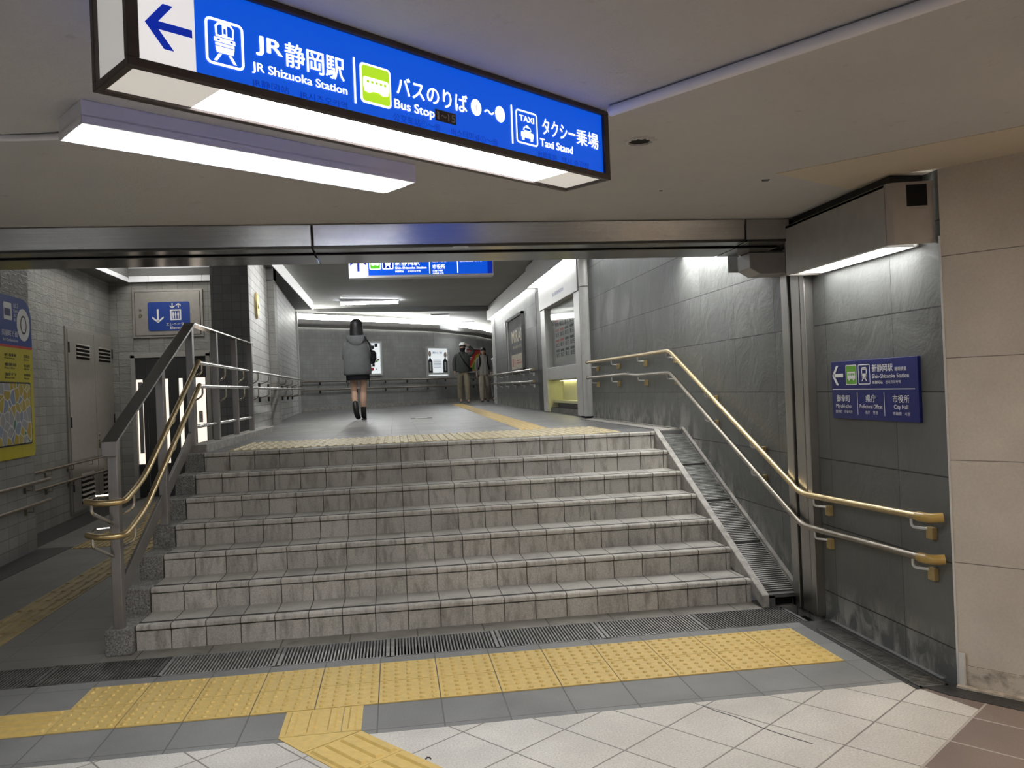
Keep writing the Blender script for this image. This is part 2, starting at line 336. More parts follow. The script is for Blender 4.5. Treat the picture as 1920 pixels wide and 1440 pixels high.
# flat lettering and pictograms on a plane
def text_mesh(s, bold=0., res=3):
    c = bpy.data.curves.new('lettering', 'FONT'); c.body = s; c.size = 1; c.offset = bold; c.resolution_u = res
    o = bpy.data.objects.new('lettering', c); COL.objects.link(o)
    dg = bpy.context.evaluated_depsgraph_get(); me = o.evaluated_get(dg).to_mesh()
    vs = [tuple(v.co) for v in me.vertices]; fs = [tuple(p.vertices) for p in me.polygons]
    o.evaluated_get(dg).to_mesh_clear(); bpy.data.objects.remove(o); bpy.data.curves.remove(c)
    return vs, fs
class Plane(MB):
    def __init__(s, O, U, W=(0, 0, 1), lift=.002):
        super().__init__(); s.words = []; s.O = V3(O); s.U = V3(U).normalized(); s.W = V3(W).normalized(); s.N = s.U.cross(s.W).normalized(); s.lift = lift
    def at(s, u, v, d=0): return s.O+s.U*u+s.W*v+s.N*(s.lift+d)
    def poly(s, pts, d=0): return s.quad(*[s.at(u, v, d) for u, v in pts])
    def rect(s, u0, v0, u1, v1, d=0): return s.poly([(u0, v0), (u1, v0), (u1, v1), (u0, v1)], d)
    def rr(s, u0, v0, u1, v1, r, d=0, n=4): return s.poly(rr_pts(u0, v0, u1, v1, r, n), d)
    def ring(s, u0, v0, u1, v1, r, t, d=0):
        a = rr_pts(u0, v0, u1, v1, r); b = rr_pts(u0+t, v0+t, u1-t, v1-t, max(r-t, .0005)); n = len(a)
        return s.add([s.at(*p, d) for p in a+b], [(i, (i+1) % n, n+(i+1) % n, n+i) for i in range(n)])
    def disc(s, u, v, ru, rv, d=0, n=20): return s.poly([(u+ru*cos(2*pi*i/n), v+rv*sin(2*pi*i/n)) for i in range(n)], d)
    def oval(s, u, v, ru, rv, t, d=0, n=24):
        a = [(u+ru*cos(2*pi*i/n), v+rv*sin(2*pi*i/n)) for i in range(n)]; b = [(u+(ru-t)*cos(2*pi*i/n), v+(rv-t)*sin(2*pi*i/n)) for i in range(n)]
        return s.add([s.at(*p, d) for p in a+b], [(i, (i+1) % n, n+(i+1) % n, n+i) for i in range(n)])
    def line(s, p, q, t, d=0):
        a = V3((*p, 0)); b = V3((*q, 0)); k = (b-a).normalized(); m = V3((-k.y, k.x, 0))*t/2
        return s.poly([((a-m).x, (a-m).y), ((b-m).x, (b-m).y), ((b+m).x, (b+m).y), ((a+m).x, (a+m).y)], d)
    def text(s, st, u, v, w, h, bold=.012, d=0, res=3):
        vs, fs = text_mesh(st, 0, res)
        if not vs: return s
        x0 = min(a[0] for a in vs); x1 = max(a[0] for a in vs); y0 = min(a[1] for a in vs); y1 = max(a[1] for a in vs)
        sx = w/(x1-x0); sy = h/(y1-y0) if h else sx
        wm = MB(); b = bold*.8; k = (1-2*b/(x1-x0)); sx *= k
        for i, (dx, dy) in enumerate(((0, 0), (2*b, 0), (b, b*.6), (b, -b*.6)) if bold > .002 else ((0, 0),)): wm.add([s.at(u+(a[0]-x0+dx)*sx, v+(a[1]-y0+dy)*sy, d+i*.00004) for a in vs], fs)
        s.words.append(wm); return s
    def cut(s, name='pictogram'):
        m = MB(); m.v, m.f, m.mi = s.v, s.f, s.mi; s.v, s.f, s.mi = [], [], []; m.nm = name; s.words.append(m); return s
    def build(s, name, mats, parent=None, **kw):
        for b in s.words: b.build(getattr(b, 'nm', name if 'letter' in name else 'lettering'), mats, parent, **kw)
        if s.v: super().build('pictogram' if 'lettering' in name and s.words else name, mats, parent, **kw)
    def arrow_left(s, u0, u1, v, half, t):     # open arrow pointing to -u
        s.rect(u0+t*.9, v-t/2, u1, v+t/2)
        k = half*.95
        for sg in (1, -1):
            p = [(u0, v), (u0+t*1.25, v), (u0+k+t*.85, v+sg*half), (u0+k-t*.4, v+sg*half)]
            s.poly(p if sg > 0 else p[::-1])
        return s
    def arrow_vert(s, u, v0, v1, half, t):      # open arrow whose tip is at v1
        sg = 1 if v1 > v0 else -1
        p = [(u-t/2, v0), (u+t/2, v0), (u+t/2, v1-sg*t*.9), (u-t/2, v1-sg*t*.9)]
        s.poly(p if sg > 0 else p[::-1])
        for k in (1, -1):
            q = [(u, v1), (u, v1-sg*t*1.3), (u+k*half, v1-sg*(half+t*.7)), (u+k*half, v1-sg*(half-t*.4))]
            s.poly(q if k*sg < 0 else q[::-1])
        return s
def rr_pts(u0, v0, u1, v1, r, n=4):
    out = []
    for cx, cy, a0 in ((u1-r, v0+r, -90), (u1-r, v1-r, 0), (u0+r, v1-r, 90), (u0+r, v0+r, 180)):
        out += [(cx+r*cos(radians(a0+90*i/n)), cy+r*sin(radians(a0+90*i/n))) for i in range(n+1)]
    return out
def train_icon(p, u0, v0, u1, v1):     # front view of a train, inside a box given by its corners
    w = u1-u0; h = v1-v0; U = lambda a: u0+a*w; Vv = lambda b: v0+b*h
    p.poly([(U(.22), Vv(.62)), (U(.78), Vv(.62)), (U(.80), Vv(.86)), (U(.70), Vv(.95)), (U(.30), Vv(.95)), (U(.20), Vv(.86))])
    p.rect(U(.17), Vv(.50), U(.83), Vv(.60)); p.rect(U(.20), Vv(.42), U(.80), Vv(.48))
    p.poly([(U(.20), Vv(.40)), (U(.24), Vv(.26)), (U(.76), Vv(.26)), (U(.80), Vv(.40))])
    p.poly([(U(.30), Vv(.24)), (U(.40), Vv(.24)), (U(.24), Vv(.06)), (U(.14), Vv(.06))]); p.poly([(U(.60), Vv(.24)), (U(.70), Vv(.24)), (U(.86), Vv(.06)), (U(.76), Vv(.06))])
    p.cut('train_pictogram')
def train_panes(p, u0, v0, u1, v1):
    w = u1-u0; h = v1-v0; U = lambda a: u0+a*w; Vv = lambda b: v0+b*h
    p.poly([(U(.27), Vv(.66)), (U(.42), Vv(.66)), (U(.42), Vv(.90)), (U(.33), Vv(.90)), (U(.26), Vv(.84))]); p.poly([(U(.58), Vv(.66)), (U(.73), Vv(.66)), (U(.74), Vv(.84)), (U(.67), Vv(.90)), (U(.58), Vv(.90))])
    p.rect(U(.46), Vv(.70), U(.54), Vv(.82)); p.rect(U(.25), Vv(.53), U(.34), Vv(.57)); p.rect(U(.66), Vv(.53), U(.75), Vv(.57))
def tram_icon(p, u0, v0, u1, v1):
    w = u1-u0; h = v1-v0; U = lambda a: u0+a*w; Vv = lambda b: v0+b*h
    p.ring(U(.22), Vv(.26), U(.78), Vv(.90), .14*w, .09*w); p.rect(U(.24), Vv(.30), U(.76), Vv(.54)); p.rect(U(.26), Vv(.76), U(.74), Vv(.84))
    p.poly([(U(.36), Vv(.26)), (U(.46), Vv(.26)), (U(.30), Vv(.10)), (U(.20), Vv(.10))]); p.poly([(U(.54), Vv(.26)), (U(.64), Vv(.26)), (U(.80), Vv(.10)), (U(.70), Vv(.10))]); p.cut('tram_pictogram')
def bus_icon(p, u0, v0, u1, v1):
    w = u1-u0; h = v1-v0; U = lambda a: u0+a*w; Vv = lambda b: v0+b*h
    p.rr(U(.10), Vv(.33), U(.92), Vv(.50), .03*w); p.rect(U(.10), Vv(.60), U(.92), Vv(.67))
    for a in (.10, .27, .44, .61, .78): p.rect(U(a), Vv(.48), U(a+.05), Vv(.62))
    p.rect(U(.87), Vv(.48), U(.92), Vv(.62)); p.disc(U(.28), Vv(.31), .09*w, .055*h); p.disc(U(.74), Vv(.31), .09*w, .055*h); p.cut('bus_pictogram')
def taxi_icon(p, u0, v0, u1, v1):
    w = u1-u0; h = v1-v0; U = lambda a: u0+a*w; Vv = lambda b: v0+b*h
    p.rr(U(.18), Vv(.18), U(.82), Vv(.36), .05*w); p.poly([(U(.26), Vv(.36)), (U(.74), Vv(.36)), (U(.66), Vv(.52)), (U(.34), Vv(.52))])
    p.rect(U(.22), Vv(.10), U(.34), Vv(.18)); p.rect(U(.66), Vv(.10), U(.78), Vv(.18)); p.rect(U(.43), Vv(.52), U(.57), Vv(.57))
    p.cut('taxi_pictogram')
    p.text('TAXI', U(.12), Vv(.68), w*.76, h*.18, .03)

# ================================================================== THE SETTING
XR = 2.25; NS = 7; SY, ST, SRZ = .17, .326, .1495; SXL, SXR = -1.936, 1.963
HP = NS*SRZ; YT = SY+6*ST; CZ = 2.45
def pz(y): return HP+.0055*max(0, y-6)
# ground floor: one slab, a face group per paving
f = MB()
def flat(pts, m, z=0.):
    f.m = m; f.prism([(x, y, z) for x, y in pts], (0, 0, -.12))
L0 = (2.139, -1.774); L1 = (L0[0]-E1[0]*8, L0[1]-E1[1]*8)
flat([(-6.5, -1.40), (-6.5, -6.8), (L1[0], -6.8), L1, L0, (2.02, -1.40)], 0)
flat([L1, (L1[0], -6.8), (L1[0], -9), (8.2, -9), (2.24, -1.55), (2.06, -1.40), (2.02, -1.40), L0], 1)
flat([(-6.5, -1.40), (2.25, -1.40), (2.25, -.35), (-6.5, -.35)], 2)
flat([(-6.5, -.35), (-3.6, -.35), (-3.6, 0), (-6.5, 0)], 2)
flat([(-6.5, 0), (-2.1, 0), (-2.1, .2), (-6.5, .2)], 3); flat([(-2.1, 0), (2.25, 0), (2.25, .2), (-2.1, .2)], 6)
flat([(-6.5, .2), (-2.0, .2), (-2.0, 8.8), (-6.5, 8.8)], 3)
flat([(-3.6, -.35), (2.25, -.35), (2.25, 0), (-3.6, 0)], 5, -.07)
struct('floor', f, [M['pale'], M['brown'], M['grey'], M['corr'], M['gutter'], M['black'], M['strip']])
g = MB()
for a, b in (((-4.15, 2.2), (-4.13, 4.25)), ((-4.52, 4.3), (-4.66, 8.6))):       # wet gutter along the foot of the left wall
    g.prism([(a[0]-.06, a[1], .004), (a[0]+.36, a[1], .004), (b[0]+.36, b[1], .004), (b[0]-.06, b[1], .004)], (0, 0, -.004))
struct('trim_1', g, M['gutter'])
# upper platform
f = MB(); ys = [YT+.02, 6, 8, 11, 14, 18, 24, 40]
for i in range(len(ys)-1):
    a, b = ys[i], ys[i+1]; xl = {6: -2.09, 8: -2.32, 11: -2.45, 14: -2.6, 18: -3.4}.get(b, -4.); xr = 3.2 if a < 16 else 9.; xr = 2.3 if b <= 6 else xr
    f.add([(xl, a, pz(a)-.3), (xr, a, pz(a)-.3), (xr, b, pz(b)-.3), (xl, b, pz(b)-.3), (xl, a, pz(a)), (xr, a, pz(a)), (xr, b, pz(b)), (xl, b, pz(b))],
          [(0, 3, 2, 1), (4, 5, 6, 7), (0, 1, 5, 4), (2, 3, 7, 6), (1, 2, 6, 5), (3, 0, 4, 7)])
struct('floor_upper', f, M['upper'])
c = MB().box(-2.1, -1.945, YT+.15, 6.2, HP-.02, HP+.07); c.box(-2.09, -1.99, YT, 6.25, 0, HP); struct('trim_2', c, M['cement'], bevel=.006)
g = MB().box(2.03, 2.25, YT+.02, 5.4, HP, HP+.012); g.box(2.18, 2.21, YT+.02, 5.4, HP+.012, HP+.02); struct('trim_3', g, M['cement'])
# right wall of slate, the booth bay left open
f = MB()
f.box(XR, XR+.3, -1.5, 5.62, -.1, 3.7); f.box(XR, XR+.3, 9.72, 16.05, .8, 3.7); f.box(XR, XR+.3, 5.62, 9.72, 3.20, 3.7); f.box(XR+.12, XR+.3, 9.02, 9.72, .9, 3.2)
struct('wall_right', f, M['slate'])
f = MB().obox((2.25, -1.5, .1), (.602*7, -.7985*7, 0), (.24, .18, 0), (0, 0, CZ-.1+.1)); struct('wall_right_near', f, M['beige'])
f = MB().obox((2.245, -1.505, 0), (.602*7, -.7985*7, 0), (.2, .15, 0), (0, 0, .1)); f.obox((2.24, -1.51, 0), (.602*7, -.7985*7, 0), (-.03, -.022, 0), (0, 0, .012)); struct('baseboard_right', f, M['kick'])
f = MB().obox((2.24, -1.499, .0), (.005, -.007, 0), (.02, .016, 0), (0, 0, 2.13)); f.obox((2.247, -1.512, .0), (.016, -.02, 0), (-.012, -.009, 0), (0, 0, .16)); struct('trim_4', f, M['alu'])
# left walls
def along(p, d, a): return (p[0]+d[0]*a, p[1]+d[1]*a)
f = MB(); A = along((-4.11, 4.166), LD, .05); B = along((-4.11, 4.166), LD, -5.2)
f.prism([(A[0], A[1], 0), (A[0]-.6, A[1], 0), (B[0]-.6, B[1], 0), (B[0], B[1], 0)], (0, 0, 3.6)); struct('wall_left', f, M['tileL'])
f = MB(); A = along((-4.57, 5.328), LD, 3.5); B = along((-4.57, 5.328), LD, -1.12)
f.prism([(A[0], A[1], 0), (A[0]-.3, A[1], 0), (B[0]-.3, B[1], 0), (B[0], B[1], 0)], (0, 0, 3.6)); struct('wall_left_far', f, M['tileL'])
f = MB(); f.box(-4.9, -4.38, 8.6, 8.9, -.1, 3.7); f.box(-3.27, -2.2, 8.6, 8.9, -.1, 3.7); f.box(-4.38, -3.27, 8.6, 8.9, 2.2, 3.7); struct('wall_elevator', f, M['tileE'])
# the tiled pier between the corridor and the passage, and the passage wall running on behind it
f = MB(); f.m = 0; f.prism([(-2.2, 6.18, 0), (-2.68, 6.18, 0), (-2.68, 6.21, 0), (-2.2, 6.21, 0)], (0, 0, 3.8)); f.m = 1
f.prism([(-2.198, 6.203, 0), (-2.64, 15.4, 0), (-3.1, 15.4, 0), (-2.66, 6.25, 0)], (0, 0, 3.8)); struct('wall_passage', f, [M['tileC'], M['tileP']])
f = MB().box(-2.72, -2.60, 15.38, 15.5, .9, 3.55); struct('trim_5', f, M['alu'])
BW = [(-3.3, 16.1), (-2.75, 16.5), (-.94, 17.95), (.88, 19.6), (2.4, 22.2), (3.6, 25.5), (4.5, 30)]
f = MB()
for a, b in zip(BW, BW[1:]): f.prism([(a[0], a[1], .8), (b[0], b[1], .8), (b[0]-.2, b[1]+.3, .8), (a[0]-.2, a[1]+.3, .8)], (0, 0, 2.50))
struct('wall_back', f, M['tileB'])
f = MB()
for a, b in zip(BW, BW[1:]): f.prism([(a[0]+.01, a[1]-.02, pz(a[1])), (b[0]+.02, b[1]-.02, pz(b[1])), (b[0]-.05, b[1]+.05, pz(b[1])), (a[0]-.05, a[1]+.05, pz(a[1]))], (0, 0, .09))
struct('baseboard_back', f, M['cement'])
# ceilings
f = MB(); f.box(-6.5, 9, -9, -.36, CZ, CZ+.2); struct('ceiling', f, M['ceil'])
f = MB()
f.prism([(-2.9, .1, 3.79), (3.2, .1, 3.60), (9, 40, 3.45), (-6, 40, 3.86)], (0, 0, .2)); struct('ceiling_upper', f, M['ceil2'])
f = MB(); f.box(-6.5, -4.395, .1, 8.9, 3.385, 3.6); f.box(-4.4, -2.2, 8.55, 8.9, 3.385, 3.6); f.box(-2.75, -2.2, 6.1, 6.9, 3.385, 3.6); f.box(-4.4, -2.6, .1, 2.4, 3.385, 3.6); f.box(-5.2, -2.6, .1, 8.9, 3.86, 3.95)
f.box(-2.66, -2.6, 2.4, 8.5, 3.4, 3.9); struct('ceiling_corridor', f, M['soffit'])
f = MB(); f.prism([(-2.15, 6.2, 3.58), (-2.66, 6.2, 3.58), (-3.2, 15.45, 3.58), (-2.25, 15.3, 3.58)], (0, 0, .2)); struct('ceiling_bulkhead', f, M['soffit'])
# closing face above the lintel, seam across the upper ceiling
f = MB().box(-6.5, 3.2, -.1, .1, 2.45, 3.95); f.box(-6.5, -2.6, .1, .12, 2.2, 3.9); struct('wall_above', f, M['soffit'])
f = MB().prism([(-2.9, 17.05, 3.69), (2.25, 15.9, 3.50), (2.25, 16.1, 3.50), (-2.9, 17.3, 3.69)], (0, 0, .12)); struct('trim_6', f, M['soffit'])
# steel lintel over the stairs (roller-shutter housing)
t = thing('shutter_lintel', 'long brushed steel shutter housing spanning the top of the stair opening', 'shutter', (0, -.39, 2.31))
MB().prism([(-6.2, -.39, CZ-.004), (-6.2, -.376, 2.325), (-6.2, -.35, 2.325), (-6.2, -.36, CZ-.004)], (5.432, 0, 0)).build('front_panel', M['lintel'], t, bevel=.004)
MB().prism([(-.758, -.39, CZ-.004), (-.758, -.376, 2.325), (-.758, -.35, 2.325), (-.758, -.36, CZ-.004)], (2.536, 0, 0)).build('front_panel', M['lintel'], t, bevel=.004)
MB().box(1.79, 2.06, -.385, -.36, 2.325, CZ-.004).build('front_panel', M['box'], t, bevel=.004)
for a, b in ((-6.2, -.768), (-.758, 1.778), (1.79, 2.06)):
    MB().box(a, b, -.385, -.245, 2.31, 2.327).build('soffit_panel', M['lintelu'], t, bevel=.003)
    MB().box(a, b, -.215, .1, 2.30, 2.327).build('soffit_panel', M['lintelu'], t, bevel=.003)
MB().box(-6.2, 2.24, -.36, .08, 2.33, 2.44).build('shutter_slot', M['dark'], t)
MB().box(.02, .11, -.385, -.37, 2.3075, 2.3125).build('maker_plate', M['alu'], t)
# shutter guide jamb on the right wall, with its boxed head
t = thing('shutter_guide', 'upright steel shutter guide rail between the two stretches of slate wall', 'guide rail', (2.25, -.12, 0))
MB().box(2.19, 2.25, -.06, .03, 0, 2.3).build('guide_strip', M['steelv'], t, bevel=.004)
MB().box(2.20, 2.25, -.20, -.085, 0, 2.3).build('guide_face', M['steelv'], t, bevel=.004)
MB().box(2.19, 2.25, -.28, -.225, 0, 2.3).build('guide_strip', M['steelv'], t, bevel=.004)
MB().box(2.225, 2.25, -.24, .0, 0, 2.3).build('guide_slot', M['dark'], t)
t = thing('bracket_cover', 'stepped dark metal cover under the right end of the steel lintel', 'cover', (2.1, .25, 2.2))
MB().prism([(2.25, -.05, 2.16), (2.02, -.05, 2.16), (1.95, -.05, 2.20), (1.95, -.05, 2.30), (2.25, -.05, 2.30)], (0, .19, 0)).build('lower_box', M['box'], t, bevel=.005)
MB().box(2.0, 2.25, .14, .42, 2.235, 2.36).build('rear_box', M['soffit'], t, bevel=.004)

# ================================================================== STAIRS
st = thing('staircase', 'broad flight of seven grimy tiled steps with granite side blocks', 'stairs', (0, SY, 0))
for k in range(NS):
    y = SY+k*ST; z0 = k*SRZ; z1 = z0+SRZ; ye = y+ST+.03 if k < 6 else y+.06
    s = MB(); s.m = 0
    s.prism([(SXL, y, z0-.02), (SXL, y, z1-.036), (SXL, y+.02, z1-.030), (SXL, y+.02, z0-.02)], (SXR-SXL, 0, 0))
    s.m = 1
    s.prism([(SXL, y+.02, z0-.02), (SXL, y+.02, z1-.008), (SXL, y+.088, z1-.008), (SXL, y+.088, z1), (SXL, ye, z1), (SXL, ye, z0-.02)], (SXR-SXL, 0, 0))
    s.m = 2
    s.prism([(SXL, y+.004, z1-.032), (SXL, y-.010, z1-.024), (SXL, y-.010, z1-.006), (SXL, y-.003, z1+.002), (SXL, y+.046, z1+.003), (SXL, y+.050, z1-.004), (SXL, y+.050, z1-.032)], (SXR-SXL, 0, 0))
    s.m = 3
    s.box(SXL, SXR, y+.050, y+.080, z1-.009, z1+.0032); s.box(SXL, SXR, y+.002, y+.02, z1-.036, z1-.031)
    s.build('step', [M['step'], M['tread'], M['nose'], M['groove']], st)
    y0 = y-.075 if k == 0 else y-.02
    MB().box(-2.092, -1.944, y0, y+ST-.02 if k < 6 else y+.2, 0 if k == 0 else z0-.05, z1+.004).build('side_block', M['granite'], st, bevel=.006)
# drain ramp down the right edge of the stairs
t = thing('drain_ramp', 'sloping iron drain channel between the steps and the slate wall', 'drain', (2.1, .02, 0))
sl = SRZ/ST
def rz_(y): return .1495+(y-SY)*sl
def slab(x0, x1, ya, yb, dz0, dz1): return MB().prism([(x0, ya, max(0, rz_(ya)+dz0)), (x0, yb, max(0, rz_(yb)+dz0)), (x0, yb, rz_(yb)+dz1), (x0, ya, rz_(ya)+dz1)], (x1-x0, 0, 0))
slab(1.963, 2.012, .0, YT+.02, -.34, .012).build('stringer', M['cement'], t, bevel=.006)
slab(2.222, 2.25, .0, YT+.02, -.3, .02).build('wall_curb', M['cement'], t, bevel=.004)
slab(2.012, 2.222, .25, YT, -.12, -.085).build('channel_bed', M['dark'], t)
MB().box(2.012, 2.05, .0, .05, 0, .075).build('front_frame', M['grated'], t); MB().box(2.19, 2.222, .0, .05, 0, .075).build('front_frame', M['grated'], t)
MB().box(2.012, 2.222, .0, .05, .062, .085).build('front_lip', M['grated'], t)
MB().box(2.04, 2.2, .06, .1, 0, .07).build('outlet', M['black'], t)
n4 = 4
for q in range(n4):
    a = .06+q*(YT-.08)/n4; b = .06+(q+1)*(YT-.08)/n4-.012; s = MB()
    for x in (2.014, 2.214): s.prism([(x, a, rz_(a)-.04), (x, b, rz_(b)-.04), (x, b, rz_(b)-.004), (x, a, rz_(a)-.004)], (.007, 0, 0))
    y = a+.006
    while y < b-.01: s.obox((2.016, y, rz_(y)-.032), (.203, 0, 0), (0, .0085, .0085*sl), (0, -.012, .026)); y += .0195
    s.build('ramp_grating', M['grate'], t)
# drain gratings at the foot of the stairs, one frame after another
xs = -3.58; gi = 0; names = ['far left of the row, out past the granite block', 'second from the left in the row', 'in the row by the granite block corner', 'just right of the granite block', 'left of the middle of the stairs', 'under the middle of the stairs', 'right of the middle of the stairs', 'second from the slate wall', 'by the drain ramp mouth']
wid = (2.1+3.58)/9
for gi in range(9):
    a = xs+gi*wid+.004; b = a+wid-.008; s = MB()
    for y in (-.345, -.012): s.box(a, b, y, y+.008, -.05, .001)
    for x in (a, b-.02): s.box(x, x+.02, -.345, 0, -.05, .001)
    x = a+.03
    while x < b-.03: s.box(x, x+.0085, -.34, -.008, -.045, 0); x += .0185
    o = s.build('drain_grating', M['grate'] if 2 < gi < 8 else M['grated'])
    tag(o, 'iron drain grating at stair foot, '+names[gi], 'drain grating', 'drain gratings along the stair foot')
s = MB()
for x in (2.055, 2.185): s.box(x, x+.012, -1.49, -.52, 0, .006)
y = -1.48
while y < -.53: s.box(2.065, 2.187, y, y+.008, 0, .005); y += .018
s.box(2.055, 2.197, -1.49, -1.478, 0, .006); s.box(2.055, 2.197, -.53, -.52, 0, .006)
tag(s.build('gutter_grating', M['grated']), 'narrow dark gutter grating along the foot of the near slate wall', 'drain grating')
MB_g = MB().box(2.03, 2.22, -1.5, -.36, 0, .002); struct('trim_7', MB_g, M['gutter'])

# ================================================================== TACTILE PAVING
def dot_tile(x0, y0, w, d, nx, ny, m, parent, z=0.):
    g = .0028; s = MB().prism([(x0+g, y0+g, z), (x0+w-g, y0+g, z), (x0+w-g, y0+d-g, z), (x0+g, y0+d-g, z)], (0, 0, .005))
    for i in range(nx):
        for j in range(ny): s.dome((x0+w*(i+.5)/nx, y0+d*(j+.5)/ny, z+.005), .0130, .0078, 10)
    return s.build('dot_tile', m, parent, smooth=True)
def bar_tile(o, a, b, w, d, nb, m, parent, z=0., name='bar_tile'):      # bars run along b (length d), spaced along a (width w)
    o = V3((o[0], o[1], z)); a = V3(a); b = V3(b); s = MB().obox(o+a*.0015+b*.0015, a*(w-.003), b*(d-.003), (0, 0, .003))
    for i in range(nb):
        c = o+a*(w*(i+.5)/nb)+b*(d*.06)+V3((0, 0, .003)); hw = .019
        s.add([c-a*hw, c+a*hw, c+a*hw+b*d*.88, c-a*hw+b*d*.88, c-a*hw*.6+V3((0, 0, .0085))+b*.008, c+a*hw*.6+V3((0, 0, .0085))+b*.008, c+a*hw*.6+V3((0, 0, .0085))+b*(d*.88-.008), c-a*hw*.6+V3((0, 0, .0085))+b*(d*.88-.008)],
              [(4, 5, 6, 7), (0, 1, 5, 4), (1, 2, 6, 5), (2, 3, 7, 6), (3, 0, 4, 7)])
    return s.build(name, m, parent)
t = thing('tactile_paving', 'yellow tactile warning strip of studded tiles before the stair foot', 'tactile paving', (0, -.76, 0))
TX, TY = -1.9766, -.457
for i in range(13):
    for j in range(2): dot_tile(TX+.3*i, TY-.3*(j+1), .3, .3, 5, 5, M['yellow'], t)
t = thing('tactile_paving', 'yellow ribbed guide tiles leading off left from the studded strip', 'tactile paving', (-2.5, -.91, 0))
for i in range(7): bar_tile((TX-.3*(i+1), TY-.6), Y, X, .3, .3, 4, M['yellow'], t)
t = thing('tactile_paving', 'yellow ribbed guide path bending from the studded strip towards the viewer', 'tactile paving', (-.7, -1.4, 0))
bar_tile((-.905, -1.352), X, Y, .27, .295, 3, M['yellow'], t); bar_tile((-.635, -1.352), X, Y, .09, .295, 1, M['yellow'], t)
D = V3((.602, -.7985, 0)); Q = V3((.7985, .602, 0))
o = V3((-.775, -1.535, 0))
MB().prism([(-.905, -1.357, 0), (-.546, -1.359, 0), tuple(o+Q*.287-D*.004), tuple(o-D*.004)], (0, 0, .004)).build('infill_tile', M['yellow'], t)
for i in range(8): bar_tile(o+D*(.3*i), Q, D, .29, .3, 4, M['yellow'], t)
t = thing('tactile_paving', 'dim worn guide strip running along the lower corridor to the lift', 'tactile paving', (-3., 2., 0))
for i in range(17): bar_tile((-3.15, -.3+.3*i-.42), X, Y, .3, .3, 4, M['worny'], t)
for i in range(3):
    for j in range(4): dot_tile(-3.75+.3*i, 4.1+.3*j, .3, .3, 5, 5, M['worny'], t)
for i in range(9): bar_tile((-3.45-.06*i, 5.3+.3*i), X, Y, .3, .3, 4, M['worny'], t)
t = thing('tactile_paving', 'pale worn ribbed tactile strip along the top edge of the stairs', 'tactile paving', (0, 2.6, HP))
for j in range(4):
    for i in range(12): bar_tile((-1.78+.29*i, 2.28+.29*j), X, Y, .29, .29, 4, M['cream'], t, HP)
t = thing('tactile_paving', 'yellow guide path curving along the upper platform past the booth', 'tactile paving', (1.4, 6, HP))
path = [V3((.95, 3.47, 0)), V3((1.01, 5.1, 0)), V3((1.05, 7.8, 0)), V3((1.11, 11.2, 0)), V3((1.15, 14, 0)), V3((1.2, 17.6, 0))]
pts = []
for a, b in zip(path, path[1:]):
    L = (b-a).length; k = max(1, round(L/.3)); pts += [(a+(b-a)*(i/k), (b-a).normalized(), L/k) for i in range(k)]
for p, d, L in pts: bar_tile(p, V3((d.y, -d.x, 0)), d, .3, L, 4, M['yellow'], t, pz(p.y)+.001)
t = thing('floor_plate', 'small dark metal plate set in the upper platform floor', 'floor plate', (.07, 8.5, pz(8.5)))
MB().box(-.1, .24, 8.3, 8.72, pz(8.5)-.002, pz(8.5)+.003).build('rim', M['grated'], t); MB().box(-.03, .17, 8.4, 8.62, pz(8.5)+.002, pz(8.5)+.005).build('lid', M['alu'], t)

cp = [V3((1.00, -1.445, 0)), V3((1.035, -1.52, 0)), V3((1.09, -1.60, 0)), V3((1.15, -1.73, 0)), V3((1.19, -1.80, 0)), V3((1.235, -1.865, 0)), V3((1.28, -1.93, 0))]
s = MB()
for a, b in zip(cp, cp[1:]): m_ = (b-a).cross(V3((0, 0, 1))).normalized()*.003; s.prism([a-m_, b-m_*.8, b+m_*.8, a+m_], (0, 0, .0012))
struct('trim_11', s, M['gutter'])
s = MB()
for cx_, cy_, q_ in ((1.48, -1.30, .022), (1.02, -1.10, .010)): s.prism([(cx_-q_, cy_-q_*.4, CZ-.002), (cx_+q_*.7, cy_-q_*.8, CZ-.002), (cx_+q_, cy_+q_*.6, CZ-.002), (cx_-q_*.3, cy_+q_, CZ-.002)], (0, 0, .002))
struct('trim_12', s, M['gutter'])
tag(MB().tube([(-.275, -1.712, .003), (-.268, -1.705, .007), (-.258, -1.707, .006), (-.254, -1.714, .003)], .0028, 6).build('scrap', M['dark'], smooth=True), 'tiny dark curled scrap lying on the pale floor tiles', 'litter')

s = MB().prism([(2.04, -1.405, .0), (2.25, -1.5, .0), (2.25+.602*6, -1.5-.7985*6, .0), (2.25+.602*6-.13, -1.5-.7985*6-.098, .0), (2.12, -1.598, 0)], (0, 0, .003))
struct('trim_13', s, M['gutter'])
# ================================================================== RAILINGS
t = thing('guard_railing', 'flat steel guard railing with square posts up the left edge of the stairs', 'railing', (-2.02, .15, .15))
posts = [(.147, .15, 1.285), (1.20, .60, 1.73), (2.12, HP+.07, 2.131), (3.08, HP+.07, 2.131), (4.05, HP+.07, 2.131), (5.0, HP+.07, 2.131)]
for y, a, b in posts: MB().box(-2.048, -1.992, y-.032, y+.032, a, b).build('post', M['post'], t, bevel=.004)
MB().prism([(-2.062, .07, 1.255), (-2.062, .07, 1.27), (-2.062, 2.14, 2.145), (-2.062, 2.15, 2.13)], (.086, 0, 0)).build('cap_rail', M['post'], t, bevel=.002)
MB().box(-2.062, -1.976, .068, .082, 1.185, 1.27).build('cap_end', M['post'], t, bevel=.002)
MB().box(-2.062, -1.976, 2.14, 5.04, 2.131, 2.145).build('cap_rail', M['tube'], t, bevel=.002)
